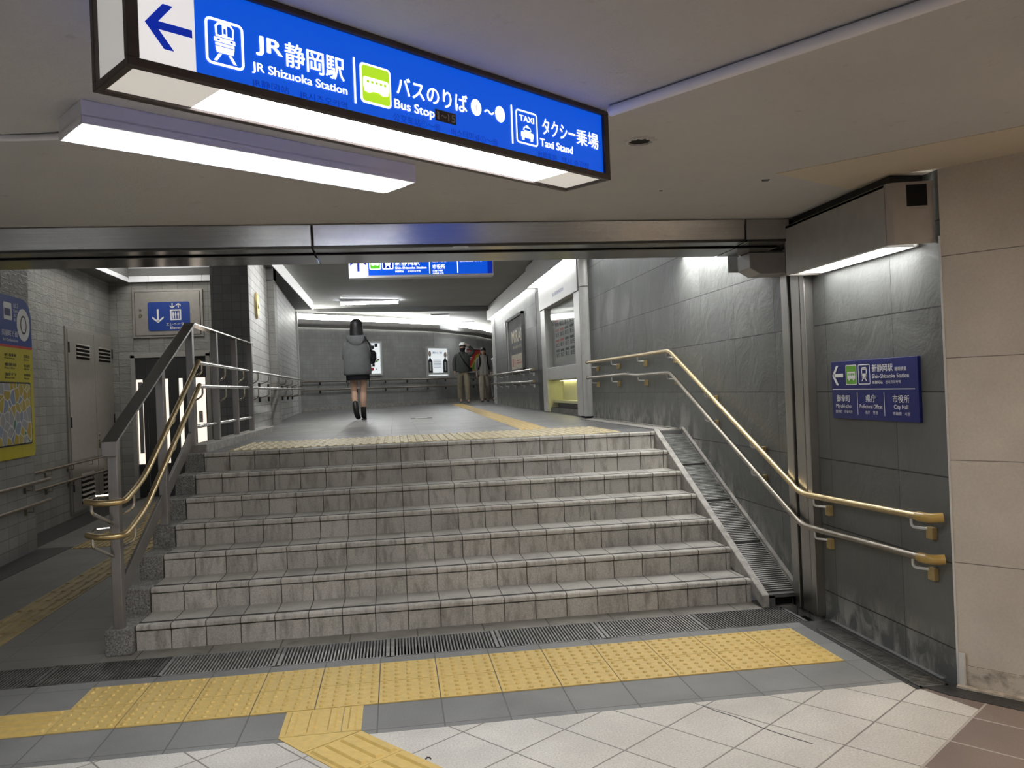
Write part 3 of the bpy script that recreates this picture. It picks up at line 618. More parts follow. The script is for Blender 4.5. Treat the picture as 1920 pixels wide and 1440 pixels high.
for a, b in ((.18, 1.17), (1.235, 2.09)):
    MB().prism([(-2.045, a, .25+(a-.147)*.445), (-2.045, a, .37+(a-.147)*.445), (-2.045, b, .37+(b-.147)*.445), (-2.045, b, .25+(b-.147)*.445)], (.02, 0, 0)).build('kick_bar', M['post'], t, bevel=.003)
MB().tube([(-2.02, 2.12, HP+.225), (-2.02, 5.0, HP+.225)], .016).build('lower_tube', M['tube'], t, smooth=True)
def stair_handrail(z, label):
    t = thing('handrail', label, 'handrail', (-1.93, .2, z))
    top = z+HP-.172
    MB().tube(round_path([(-1.93, 2.02, top+.012), (-1.915, .36, z+.09), (-1.92, -.02, z-.01), (-2.06, -.06, z-.005), (-2.14, .02, z)], .2, 7), .0185, 14).build('sloping_tube', M['brass'], t, smooth=True)
    MB().tube([(-1.93, 2.0, top), (-2.30, 13.45, top+.04)], .0175, 12).build('level_tube', M['tube'], t, smooth=True)
    MB().tube([(-2.135, .015, z), (-2.12, .10, z+.02), (-2.05, .13, z+.02)], .010, 8).build('end_return', M['tube'], t, smooth=True)
    MB().tube(round_path([(-2.09, -.045, z-.015), (-2.09, -.045, z-.06), (-2.03, .12, z-.15)], .04), .010, 8).build('bracket', M['tube'], t, smooth=True)
    for y in (.2, 1.2, 2.12):
        zz = (z+.09+(y-.36)*(top-z-.08)/1.66) if y < 2.0 else top
        MB().tube(round_path([(-1.93, y, zz-.01), (-1.93, y, zz-.08), (-2.0, y, zz-.12)], .03), .008, 8).build('bracket', M['tube'], t, smooth=True)
    for y in (3.08, 4.05, 5.0): MB().tube(round_path([(-1.93, y, top-.01), (-1.93, y, top-.10), (-2.0, y, top-.14)], .03), .008, 8).build('bracket', M['tube'], t, smooth=True)
    for i in range(6):
        y = 6.9+i*1.25; xw = -2.2-.0479*(y-6.2); xt = -1.93-(y-2)*.0323
        b = MB().box(xw, xw+.03, y-.03, y+.03, top-.17, top-.10).build('bracket_block', M['dark'], t, bevel=.003)
        MB().tube(round_path([(xt, y, top-.01), (xt, y, top-.08), (xw+.02, y, top-.12)], .03), .008, 8).build('bracket', M['tubedark'], t, smooth=True)
stair_handrail(.93, 'upper brass handrail curling round the first post at the left of the stairs')
stair_handrail(.735, 'lower brass handrail curling round the first post at the left of the stairs')
def wall_bracket(parent, x, y, z, xw=XR, mat='ochre', dy=-.06):      # tube centre x,y,z ; block on the wall at xw
    b = MB().box(xw-.028, xw, y+dy-.025, y+dy+.025, z-.115, z-.055).build('bracket', M[mat], parent, bevel=.003)
    MB().tube(round_path([(x, y, z-.012), (x, y, z-.06), (xw-.02, y+dy*.8, z-.065)], .03), .007, 8).build('bracket_arm', M['alu'], b, smooth=True)
def right_handrail(dz, m, label):
    t = thing('handrail', label, 'handrail', (2.17, 0, .755+dz))
    P = [(2.17, -1.385, .785+dz), (2.17, -.17, .752+dz), (2.17, 2.24, 1.775+dz)]
    P += [(2.17, 3.3, 1.772+dz), (2.17, 3.7, 1.795+dz), (2.17, 5.5, 1.785+dz)] if dz < 0 else [(2.17, 5.5, 1.785+dz)]
    MB().tube(round_path(P, .09, 4), .0185, 14).build('tube', M[m], t, smooth=True)
    MB().tube(round_path([(2.17, -1.355, .784+dz), (2.17, -1.44, .786+dz), (2.225, -1.468, .79+dz)], .05, 5), .024, 14).build('end_elbow', M['elbow'], t, smooth=True)
    MB().tube([(2.17, 5.5, 1.785+dz), (2.17, 5.52, 1.785+dz)], .022).build('end_cap', M['dark'], t, smooth=True)
    for y in (-1.30, -.33): wall_bracket(t, 2.17, y, .752+(-.17-y)*.027+dz)
    for y in (.55, 1.4): wall_bracket(t, 2.17, y, .752+(y+.17)*.4245+dz)
    for y in (2.32, 3.25, 4.3, 5.3): wall_bracket(t, 2.17, y, 1.777+dz)
right_handrail(0, 'brass', 'upper brass handrail bending down the slate wall beside the stairs')
right_handrail(-.2, 'tubedark', 'lower bronze handrail bending down the slate wall beside the stairs')
def plain_rail(p, q, r, m, label, nb, wall, drop=.07, block='tubedark'):
    p, q, wv = V3(p), V3(q), V3(wall); t = thing('handrail', label, 'handrail', p)
    MB().tube([p, q], r, 12).build('tube', M[m], t, smooth=True)
    for i in range(nb):
        c = p+(q-p)*((i+.5)/nb); d = (q-p).normalized()
        b = MB().obox(c+wv-d*.022+V3((0, 0, -drop-.03)), d*.044, -wv.normalized()*.025, (0, 0, .06)).build('bracket', M[block], t)
        MB().tube([c+V3((0, 0, -.01)), c+V3((0, 0, -drop)), c+wv*.9+V3((0, 0, -drop))], .007, 8).build('bracket_arm', M[block], b)
for z, nm in ((.72, 'upper'), (.50, 'lower')):
    a = along((-4.03, 4.166), LD, -4.5); b = along((-4.03, 4.166), LD, .24)
    plain_rail((*a, z), (*b, z), .018, 'tubedark', nm+' dark handrail on the near left wall under the map board', 5, (-.08, 0, 0))
for z, nm in ((.735, 'upper'), (.53, 'lower')):
    a = along((-4.49, 5.328), LD, -.85); b = along((-4.49, 5.328), LD, 3.1)
    plain_rail((*a, z), (*b, z), .016, 'tubedark', nm+' dark handrail on the far corridor wall passing the utility doors', 5, (-.08, 0, 0))
for z, nm in ((1.86, 'upper'), (1.64, 'lower')):
    t = thing('handrail', nm+' dark handrail following the curved back wall below the posters', 'handrail', (*BW[2], z))
    off = [(x+.06, y-.10, z) for x, y in BW[:-1]]
    MB().tube(off, .022, 10).build('tube', M['tubedark'], t, smooth=True)
    for a, b in zip(off, off[1:]):
        n = max(1, round((V3(b)-V3(a)).length/.95))
        for i in range(n):
            c = V3(a)+(V3(b)-V3(a))*((i+.5)/n)
            MB().box(c.x-.03, c.x+.01, c.y, c.y+.1, c.z-.09, c.z-.02).build('bracket', M['dark'], t)
for z, nm in ((1.82, 'upper'), (1.60, 'lower')):
    t = thing('handrail', nm+' short brass handrail on the slate wall beyond the booth', 'handrail', (2.17, 12, z))
    MB().tube([(2.17, 9.95, z), (2.17, 16.3, z+.02)], .018, 12).build('tube', M['tube'], t, smooth=True)
    MB().tube([(2.17, 9.78, z), (2.17, 9.97, z)], .022, 12).build('end_cap', M['ochre'], t, smooth=True)
    for i in range(6): wall_bracket(t, 2.17, 10.2+i*1.15, z, mat='alu')

# ================================================================== LAMPS
def batten(c, d, L, wid, h, zc, name, label, lamp='Ltube', group=None, body='white', end=0., deep=0.):
    d = V3((*d, 0)).normalized(); n = V3((-d.y, d.x, 0)); t = thing(name, label, 'ceiling light', (c[0], c[1], zc-h), 0, group)
    o = V3((c[0], c[1], zc-h))-d*L/2-n*wid/2
    b = MB().obox(o+V3((0, 0, .022)), d*L, n*wid, (0, 0, h-.022))
    b.obox(o, d*L, n*.006, (0, 0, .03)); b.obox(o+n*(wid-.006), d*L, n*.006, (0, 0, .03)); b.obox(o, d*.006, n*wid, (0, 0, .03)); b.obox(o+d*(L-.006), d*.006, n*wid, (0, 0, .03))
    b.build('body', M[body], t, bevel=.002)
    MB().obox(o+d*.012+n*(wid*.24)+V3((0, 0, -.004-deep)), d*(L-.024), n*(wid*.6), (0, 0, .024+deep)).build('diffuser', M[lamp], t)
    for k in (.03, .85): MB().obox(o+d*.012+n*(wid*k)+V3((0, 0, .002)), d*(L-.024), n*(wid*(.2 if k < .5 else .1)), (0, 0, .018)).build('reflector', M['Lrefl'], t)
    return t
bd = (.81, .587)
batten((-.815, -1.875), bd, 1.31, .235, .075, CZ, 'ceiling_batten', 'long white ceiling batten lamp left of and below the big blue sign', 'Ltube')
# unseen lamps added behind the viewer and to the right, lighting the near floor
batten((-3.6, -4.6), bd, 1.31, .235, .075, CZ, 'ceiling_batten', 'added fill batten lamp out of the picture at the far left', 'Ltube')
batten((.6, -5.6), bd, 1.31, .235, .075, CZ, 'ceiling_batten', 'added fill batten lamp out of the picture behind the viewer', 'Ltube')
batten((3.3, -3.6), (.6, -.8), 1.25, .235, .075, CZ, 'ceiling_batten', 'added warm fill batten lamp out of the picture at the right', 'Ltubew')
batten((2.6, -5.2), bd, 1.31, .235, .075, CZ, 'ceiling_batten', 'added warm fill batten lamp out of the picture behind the viewer at the right', 'Ltubew')
def zc_up(x, y): return 3.70-.0315*(x-.2)
batten((-.85, 14.7), (1, .02), 1.36, .16, .05, zc_up(-.85, 14.7)-.02, 'ceiling_batten', 'lit ceiling batten above the woman in the grey hoodie', 'Ltube', deep=.05)
batten((1.45, 20.2), (1.2, -.45), 1.4, .16, .05, 3.58, 'ceiling_batten', 'lit ceiling batten set askew above the two people walking up', 'Ltube', deep=.05)
batten((.95, 17.4), (1, -.03), .5, .16, .05, 3.58, 'ceiling_batten', 'short lit ceiling batten just beyond the dark ceiling seam', 'Ltube', deep=.05)
batten((-1.35, 7.2), (0, 1), 1.36, .22, .09, zc_up(-1.35, 7.2), 'ceiling_batten', 'ceiling batten over the upper platform hidden above the steel lintel', 'Lup')
batten((.6, 3.2), (1, 0), 1.36, .22, .09, zc_up(.6, 3.2), 'ceiling_batten', 'ceiling batten over the stairs hidden above the steel lintel', 'Ltube')
MB_c = MB().tube([(-1.7, 14.7, 3.735), (-1.53, 14.71, 3.73)], .02)
tag(MB_c.build('conduit', M['white']), 'thin conduit running along the ceiling to the far batten lamp', 'conduit')
tag(MB().tube([(.434, -2.331, 2.4305), (1.69, -4.0, 2.4305)], .0185, 12).build('conduit', M['white'], smooth=True), 'white conduit pipe running across the ceiling from the big blue sign', 'conduit')
tag(MB().tube(round_path([(-1.44, -2.02, 2.435), (-1.62, -1.98, 2.44), (-2.2, -2.0, 2.44)], .1), .012, 10).build('conduit', M['white'], smooth=True), 'thin white cable cover from the left end of the near batten lamp', 'conduit')
# wall-hugging lamp box on the near slate wall
t = thing('wall_light_box', 'big taupe metal light box high on the near slate wall', 'light box', (2.15, -.9, 2.1))
MB().box(2.035, 2.045, -1.40, -.36, 2.105, 2.40).build('front_panel', M['box'], t, bevel=.002)
MB().prism([(2.037, -1.405, 2.105), (2.062, -1.425, 2.105), (2.246, -1.470, 2.105), (2.246, -1.455, 2.105), (2.06, -1.411, 2.105), (2.04, -1.40, 2.105)], (0, 0, .297)).build('end_panel', M['boxend'], t)
MB().box(2.035, 2.246, -.37, -.36, 2.105, 2.40).build('end_panel', M['boxend'], t)
MB().box(2.035, 2.246, -1.42, -.36, 2.385, 2.40).build('top_panel', M['box'], t)
MB().box(2.075, 2.246, -1.39, -.40, 2.40, CZ).build('mounting_frame', M['dark'], t)
MB().prism([(2.125, -1.4435, 2.285), (2.215, -1.4655, 2.285), (2.215, -1.4605, 2.285), (2.125, -1.4385, 2.285)], (0, 0, .103)).build('speaker_grille', M['black'], t)
MB().box(2.075, 2.215, -1.33, -.45, 2.135, 2.145).build('lamp', M['Lbox'], t)
for i in range(9): MB().box(2.065, 2.225, -1.33+i*.11-.004, -1.33+i*.11+.004, 2.107, 2.133).build('louvre_blade', M['signwhite'], t)
for x in (2.06, 2.222): MB().box(x, x+.01, -1.36, -.42, 2.106, 2.14).build('louvre_rim', M['signwhite'], t)
# lamp soffits along the upper right wall
def soffit(y0, y1, z, label, x0=2.06, drop=.36, lamp='Lsoff'):
    t = thing('soffit_light', label, 'soffit light', (2.15, (y0+y1)/2, z))
    zt = z+drop
    MB().box(x0, x0+.012, y0, y1, z, zt).build('front_panel', M['box'], t, bevel=.002)
    MB().box(x0, XR-.004, y0, y0+.012, z, zt).build('end_panel', M['box'], t); MB().box(x0, XR-.004, y1-.012, y1, z, zt).build('end_panel', M['box'], t)
    MB().box(x0+.012, XR-.004, y0+.012, y1-.012, z+.06, zt).build('backing', M['box'], t)
    MB().box(x0+.02, XR-.012, y0+.03, y1-.03, z+.02, z+.03).build('lamp', M[lamp], t)
    y = y0+.1
    while y < y1: MB().box(x0+.012, XR-.01, y-.004, y+.004, z+.002, z+.02).build('louvre_blade', M['signwhite'], t); y += .28
soffit(9.75, 16.3, 3.28, 'long lit soffit box over the slate wall beyond the booth', 2.10, .33)
soffit(6.0, 9.3, 3.235, 'lit soffit box above the pale metal booth', 2.02)
soffit(.5, 2.0, 2.60, 'lit soffit box above the stairs, hidden behind the steel lintel', 1.96, .36, 'Lstair')
soffit(2.3, 5.3, 3.22, 'second lit soffit box above the stairs, hidden behind the steel lintel', 2.0)
# light cove along the curved back wall, a run for each straight length
t = thing('light_cove', 'long bright light cove running along the top of the curved back wall', 'light cove', (*BW[2], 3.3))
lip = [(x+.16, y-.22) for x, y in BW]; wl = [(x+.01, y-.02) for x, y in BW]
s1 = MB(); s2 = MB(); s3 = MB()
for i in range(len(BW)-1):
    a, b, c, d = lip[i], lip[i+1], wl[i+1], wl[i]
    s1.prism([(*a, 3.31), (*b, 3.31), (*c, 3.26), (*d, 3.26)], (0, 0, .03)); s2.prism([(a[0], a[1], 3.31), (b[0], b[1], 3.31), (b[0]-.02, b[1]+.03, 3.31), (a[0]-.02, a[1]+.03, 3.31)], (0, 0, .13))
    s3.prism([(d[0]+.01, d[1]-.03, 3.36), (c[0]+.01, c[1]-.03, 3.36), (c[0]+.01, c[1]-.01, 3.36), (d[0]+.01, d[1]-.01, 3.36)], (0, 0, .24))
s1.build('shelf', M['box'], t); s2.build('front_lip', M['box'], t); s3.build('lamp', M['Lcove'], t)
# white cove lip under the left bulkhead
t = thing('light_cove', 'slanting white cove panel under the left bulkhead of the upper passage', 'light cove', (-2.2, 11, 3.58))
MB().prism([(-2.15, 6.3, 3.56), (-2.13, 6.3, 3.56), (-2.20, 15.3, 3.56), (-2.22, 15.3, 3.56)], (0, 0, .2)).build('lip_panel', M['Lpanel'], t)
MB().prism([(-2.24, 6.4, 3.79), (-2.16, 6.4, 3.79), (-2.24, 13, 3.775), (-2.32, 13, 3.775)], (0, 0, .01)).build('lamp', M['Lcove'], t)
# open light trough in the lower corridor
t = thing('light_trough', 'white rimmed light trough glowing above the lift lobby', 'light trough', (-3.3, 7, 3.39))
for a, b in ((-4.39, -4.10), (-4.095, -3.30), (-3.295, -2.7)): MB().prism([(a, 8.53, 3.385), (b, 8.53, 3.385), (b, 8.57, 3.57), (a, 8.57, 3.57)], (0, .012, 0)).build('rim_panel', M['white'], t)
for a, b in ((2.4, 4.4), (4.41, 6.4), (6.41, 7.75), (7.76, 8.54)): MB().prism([(-4.385, a, 3.385), (-4.385, b, 3.385), (-4.41, b, 3.57), (-4.41, a, 3.57)], (-.012, 0, 0)).build('rim_panel', M['white'], t)
MB().prism([(-4.2, 5.2, 3.80), (-2.9, 5.2, 3.80), (-2.9, 8.3, 3.80), (-4.3, 8.3, 3.80)], (0, 0, .02)).build('lamp', M['Lcove2'], t)
MB().box(-4.4, -2.65, 8.58, 8.6, 3.57, 3.86).build('upstand', M['white'], t)
# ================================================================== BIG HANGING SIGN
P0 = V3((-.871, -3.258, 2.209)); EU = V3((1.3, .98, 0)).normalized(); EN = V3((-EU.y, EU.x, 0)); L = 1.646; Hs = .241; Dp = .215
t = thing('hanging_sign', 'long backlit blue direction sign slung under the near ceiling', 'sign', P0+EU*L/2)
fr = MB(); b = .026
def bar(u0, u1, n0, n1, z0, z1): fr.obox(P0+EU*u0+EN*n0+V3((0, 0, z0)), EU*(u1-u0), EN*(n1-n0), (0, 0, z1-z0))
for n0, n1 in ((0, .02), (Dp-.02, Dp)):
    bar(0, L, n0, n1, 0, .020); bar(0, L, n0, n1, Hs-.016, Hs); bar(0, b, n0, n1, .02, Hs-.016); bar(L-b, L, n0, n1, .02, Hs-.016)
for u0, u1 in ((0, .018), (L-.018, L)):
    bar(u0, u1, .02, Dp-.02, 0, .018); bar(u0, u1, .02, Dp-.02, Hs-.016, Hs)
fr.build('frame', M['bronze'], t, bevel=.002)
MB().obox(P0+EU*.01+EN*.03+V3((0, 0, Hs-.012)), EU*(L-.02), EN*(Dp-.06), (0, 0, .01)).build('top_plate', M['bronze'], t)
F = P0+EN*.012
MB().obox(F+EU*.155+V3((0, 0, .018)), EU*(L-.155-b+.004), EN*.006, (0, 0, Hs-.033)).build('blue_sheet', M['Lblue'], t)
MB().obox(F+EU*(b-.004)+V3((0, 0, .018)), EU*(.155-b+.004), EN*.006, (0, 0, Hs-.033)).build('arrow_sheet', M['Larrow'], t)
MB().obox(P0+EU*.010+EN*.022+V3((0, 0, .018)), EU*.004, EN*(Dp-.044), (0, 0, Hs-.034)).build('end_sheet', M['Lend'], t)
MB().obox(P0+EU*(L-.014)+EN*.022+V3((0, 0, .018)), EU*.004, EN*(Dp-.044), (0, 0, Hs-.034)).build('end_sheet', M['Lend'], t)
MB().obox(P0+EU*.018+EN*(Dp-.014)+V3((0, 0, .018)), EU*(L-.036), EN*.006, (0, 0, Hs-.034)).build('rear_sheet', M['Lblue'], t)
for u0, u1, m in ((.02, .225, 'Lsignend'), (.225, 1.46, 'Lsign'), (1.46, L-.018, 'Lsignend')):
    MB().obox(P0+EU*u0+EN*.02+V3((0, 0, .008)), EU*(u1-u0), EN*(Dp-.04), (0, 0, .005)).build('bottom_diffuser', M[m], t)
def sp(l=.0): return Plane(F, EU, (0, 0, 1), l)
a = sp(.001); a.arrow_left(.043, .148, .107, .05, .018); a.build('arrow', M['Lnavy'], t)
p = sp(.002); p.m = 0
p.ring(.178, .052, .272, .160, .014, .006); p.cut('pictogram_border')
p.text('JR', .303, .102, .072, .047, .03); p.text('静岡駅', .380, .094, .172, .060, .018)
p.text('JR Shizuoka Station', .291, .055, .268, .0275, .022)
p.line((.583, .045), (.583, .166), .006)
p.text('バスのりば', .720, .100, .262, .052, .018)
p.cut('divider'); p.disc(1.017, .126, .021, .025); p.cut('number_disc'); p.disc(1.117, .126, .021, .025); p.cut('number_disc'); p.text('〜', 1.050, .117, .042, .012, .03)
p.text('Bus Stop', .711, .053, .142, .033, .025)
p.line((1.168, .045), (1.168, .166), .006); p.cut('divider')
p.ring(1.186, .053, 1.285, .160, .012, .005); p.cut('pictogram_border')
p.text('タクシー', 1.308, .102, .165, .052, .016); p.text('乗場', 1.478, .100, .118, .053, .016)
p.text('Taxi Stand', 1.295, .061, .162, .025, .025)
p.cut(); train_icon(p, .186, .056, .264, .158); taxi_icon(p, 1.192, .056, 1.280, .158)
p.build('lettering', M['Ltext'], t)
q = sp(.0028); train_panes(q, .186, .056, .264, .158); q.rect(1.215, .092, 1.222, .097); q.rect(1.250, .092, 1.257, .097); q.poly([(1.220, .098), (1.253, .098), (1.248, .106), (1.225, .106)]); q.build('pictogram_panes', M['Lblue'], t)
q = sp(.001); q.rr(.6005, .0535, .7015, .1605, .012); q.build('pictogram_border', M['Ltext'], t)
q = sp(.002); q.rr(.606, .059, .696, .155, .009); q.build('pictogram_field', M['Lgreen'], t)
q = sp(.003); q.rr(.610, .092, .692, .124, .006)
q.poly([(.612, .092), (.690, .092), (.690, .086), (.672, .082), (.66, .088), (.64, .088), (.628, .082), (.612, .086)]); q.build('bus_pictogram', M['Ltext'], t)
q = sp(.0036)
for k in range(5): q.rect(.620+k*.014, .109, .628+k*.014, .116)
q.build('bus_windows', M['Lgreen'], t)
q = sp(.0012); q.text('JR静冈站', .289, .022, .100, .021, .004); q.text('JR시즈오카역', .417, .020, .140, .022, .004)
q.text('公交车站①〜⑮', .706, .025, .166, .022, .004); q.text('버스터미널①〜⑮', .914, .024, .188, .022, .004)
q.text('出租车站', 1.284, .022, .090, .022, .004); q.text('택시 승강장', 1.40, .022, .14, .022, .004); q.build('faint_lettering', M['Lfaint'], t)
q = sp(.0008); q.rect(.856, .056, .935, .089); q.build('patch_sticker', M['bronze'], t)
q = sp(.0025); q.text('1', .862, .061, .008, .022, .01); q.text('〜', .876, .068, .022, .008, .02); q.text('15', .903, .061, .028, .022, .01); q.build('patch_lettering', M['boxend'], t)
q = sp(.0026); q.text('1', 1.014, .116, .006, .018, .0); q.text('15', 1.109, .117, .014, .016, .0); q.build('faded_numerals', M['Larrow'], t)

# ================================================================== SIGN OVER THE UPPER PLATFORM
t = thing('hanging_sign', 'backlit blue sign hanging over the upper platform, cut off by the lintel', 'sign', (.16, 8, 3.3))
sx = lambda px: -.969+(px-655)*.00835
sz = lambda py: 3.318-(py-517)*.0085
MB().box(-.975, 1.292, 8.0, 8.22, 3.30, 3.335).build('bottom_rail', M['white'], t)
MB().box(-.975, -.96, 8.0, 8.22, 3.335, 3.70).build('end_rail', M['white'], t); MB().box(1.277, 1.292, 8.0, 8.22, 3.335, 3.62).build('end_rail', M['white'], t)
MB().box(-.96, 1.277, 8.03, 8.2, 3.335, 3.60).build('housing', M['white'], t)
MB().box(-.96, -.675, 8.01, 8.03, 3.335, 3.64).build('arrow_sheet', M['Larrow'], t)
MB().box(-.675, 1.20, 8.01, 8.03, 3.335, 3.62).build('blue_sheet', M['Lblue'], t); MB().box(1.20, 1.277, 8.01, 8.03, 3.335, 3.62).build('navy_sheet', M['Lnavy'], t)
def p2(l): return Plane((0, 8.01, 0), (1, 0, 0), (0, 0, 1), l)
q = p2(.003); q.arrow_vert(sx(672), sz(507), sz(479), .125, .035); q.build('arrow', M['Lnavy'], t)
q = p2(.003); q.rr(sx(692.5), sz(504), sx(713.5), sz(478), .02); q.rr(sx(716), sz(504), sx(737), sz(478), .02); q.build('pictogram_border', M['Ltext'], t)
q = p2(.005); q.rr(sx(694), sz(502.5), sx(712), sz(479), .015); q.build('pictogram_field', M['Lgreen2'], t)
q = p2(.005); q.rr(sx(717.5), sz(502.5), sx(735.5), sz(479), .015); q.build('pictogram_field', M['Lnavy'], t)
q = p2(.007); bus_icon(q, sx(694), sz(502), sx(712), sz(483)); tram_icon(q, sx(717.5), sz(503), sx(735.5), sz(481))
q.text('新静岡駅', sx(740), sz(497.5), .385, .094, .012); q.text('Shin-Shizuoka Station', sx(740), sz(504), .49, .037, .02, res=2)
q.text('新静冈站', sx(740), sz(510), .13, .03, .01, res=2); q.text('신시즈오카역', sx(763), sz(510), .20, .03, .01, res=2)
q.line((sx(804.5), sz(513)), (sx(804.5), sz(480)), .012); q.line((sx(857.5), sz(513)), (sx(857.5), sz(480)), .012)
q.text('Prefectural Offices', sx(810), sz(488.5), .34, .032, .02, res=2); q.text('县厅  현청', sx(810), sz(492.5), .22, .024, .01, res=2)
q.text('市役所', sx(810), sz(505), .20, .072, .012); q.text('City Hall', sx(810), sz(510.5), .16, .032, .02, res=2); q.text('市政府 시청', sx(810), sz(514.5), .17, .024, .01, res=2)
q.text('Sumpu Castle Park', sx(862), sz(488.5), .35, .032, .02, res=2); q.text('骏府城公园  슨푸성', sx(862), sz(492.8), .35, .024, .01, res=2)
q.build('lettering', M['Ltext'], t)

# ================================================================== SIGN ON THE NEAR SLATE WALL
t = thing('wall_sign', 'navy enamel direction sign on the near slate wall above the handrails', 'sign', (2.235, -.9, 1.235))
MB().box(2.232, 2.25, -1.312, -.489, 1.236, 1.569).build('panel', M['navy'], t, bevel=.002)
def p3(l): return Plane((2.232, 0, 0), (0, -1, 0), (0, 0, 1), l)
q = p3(.001); q.rr(.650, 1.431, .762, 1.545, .008); q.build('pictogram_border', M['signwhite'], t)
q = p3(.0015); q.rr(.655, 1.436, .757, 1.540, .006); q.build('pictogram_field', M['signgreen'], t)
q = p3(.002); q.arrow_left(.503, .623, 1.4865, .057, .02); q.cut('arrow'); q.ring(.781, 1.432, .897, 1.544, .010, .005); q.cut('pictogram_border')
bus_icon(q, .658, 1.425, .756, 1.545); tram_icon(q, .790, 1.440, .888, 1.538)
q.text('新静岡駅', .917, 1.500, .190, .040, .012); q.text('静岡鉄道', 1.123, 1.500, .100, .021, .01)
q.text('Shin-Shizuoka Station', .917, 1.465, .325, .022, .012)
q.text('新静冈站', .918, 1.434, .094, .018, .006); q.text('신시즈오카역', 1.039, 1.434, .13, .018, .006)
q.line((.502, 1.406), (1.286, 1.406), .004); q.line((.763, 1.262), (.763, 1.390), .004); q.line((1.020, 1.262), (1.020, 1.390), .004)
q.text('御幸町', .542, 1.334, .144, .040, .012); q.text('Miyuki-cho', .533, 1.294, .164, .027, .012); q.text('御幸町', .527, 1.268, .07, .018, .004); q.text('미유키초', .624, 1.268, .083, .018, .004)
q.text('県庁', .845, 1.335, .096, .040, .012); q.text('Prefectural Offices', .782, 1.301, .218, .021, .012); q.text('县厅', .838, 1.269, .043, .018, .004); q.text('현청', .911, 1.269, .043, .018, .004)
q.text('市役所', 1.094, 1.335, .142, .040, .012); q.text('City Hall', 1.104, 1.296, .121, .028, .012); q.text('市政府', 1.094, 1.269, .074, .018, .004); q.text('시청', 1.194, 1.269, .043, .018, .004)
q.build('lettering', M['signwhite'], t)

# ================================================================== LIFT LOBBY
YE = 8.6
t = thing('access_panel', 'taupe steel access panel above the lift doors', 'access panel', (-3.83, YE, 2.5))
MB().box(-4.36, -3.30, YE-.03, YE, 2.51, 3.265).build('frame', M['doorm'], t, bevel=.003)
MB().box(-4.325, -3.335, YE-.032, YE-.02, 2.54, 3.235).build('gap', M['dark'], t)
MB().box(-4.317, -3.343, YE-.042, YE-.02, 2.548, 3.227).build('door', M['doorm'], t, bevel=.002)
lk = MB(); lk.loft([[(-4.235+.028*cos(2*pi*j/14), YE-.042-d, 2.86+.028*sin(2*pi*j/14)) for j in range(14)] for d in (0, .012)]); lk.loft([[(-4.235+.018*cos(2*pi*j/14), YE-.042-d, 2.945+.018*sin(2*pi*j/14)) for j in range(14)] for d in (0, .01)])
lk.build('lock', M['tubedark'], t)
t = thing('elevator_sign', 'blue lift sign with a down arrow on the taupe access panel', 'sign', (-3.82, YE-.045, 2.62))
q = Plane((0, YE-.045, 0), (1, 0, 0), (0, 0, 1), 0)
pts = rr_pts(-4.125, 2.615, -3.495, 3.065, .03); MB().prism([(u, YE-.05, v) for u, v in pts], (0, .01, 0)).build('panel', M['blue'], t)
q = Plane((0, YE-.05, 0), (1, 0, 0), (0, 0, 1), .003); q.arrow_vert(-3.975, 2.955, 2.735, .085, .028)
q.arrow_vert(-3.755, 3.045, 2.96, .038, .016); q.arrow_vert(-3.665, 2.965, 3.045, .038, .016)
q.ring(-3.79, 2.775, -3.625, 2.945, .008, .022)
for u in (-3.745, -3.708, -3.670): q.disc(u, 2.902, .010, .011, 0, 10); q.rr(u-.013, 2.845, u+.013, 2.889, .005); q.rect(u-.009, 2.805, u+.009, 2.845)
q.text('エレベーター', -3.855, 2.69, .32, .05, .008); q.text('Elevator', -3.795, 2.635, .22, .042, .02)
q.build('lettering', M['signwhite'], t)
t = thing('elevator', 'steel two-part lift doors with tall lit glass slots in the lower lobby', 'lift', (-3.82, YE, 0))
MB().box(-4.42, -4.36, YE-.02, YE+.1, 0, 2.24).build('jamb', M['box'], t); MB().box(-3.29, -3.23, YE-.02, YE+.1, 0, 2.24).build('jamb', M['doorm'], t); MB().box(-4.42, -3.23, YE-.02, YE+.1, 2.20, 2.27).build('jamb', M['box'], t)
xs = [-4.36, -4.205, -3.99, -3.735, -3.45, -3.29]
for i in range(5):
    a, b_ = xs[i], xs[i+1]; yy = YE+.04 if i % 2 else YE+.02
    d = MB().box(a+.003, b_-.003, yy, yy+.03, .01, 2.195).build('door_panel', M['liftdoor'] if i < 4 else M['dark'], t)
    if i in (0, 2, 3):
        u0, u1 = {0: (-4.352, -4.262), 2: (-3.935, -3.88), 3: (-3.72, -3.665)}[i]
        MB().box(u0, u1, yy-.004, yy+.002, .53, 1.86).build('glass_slot', M['Llift'], d)
        if i == 0: MB().box(u0+.022, u1-.005, yy-.006, yy, .70, 1.82).build('glass_pane', M['soffit'], d)
MB().box(-3.455, -3.315, YE+.0, YE+.03, .74, 1.86).build('lit_opening', M['Llift'], t)
MB().box(-3.425, -3.365, YE-.004, YE, 1.15, 1.33).build('call_plate', M['boxend'], t)
q = Plane((0, YE-.004, 0), (1, 0, 0), (0, 0, 1), .001); q.oval(-3.395, 1.24, .022, .022, .006); q.build('call_button', M['ink'], t)
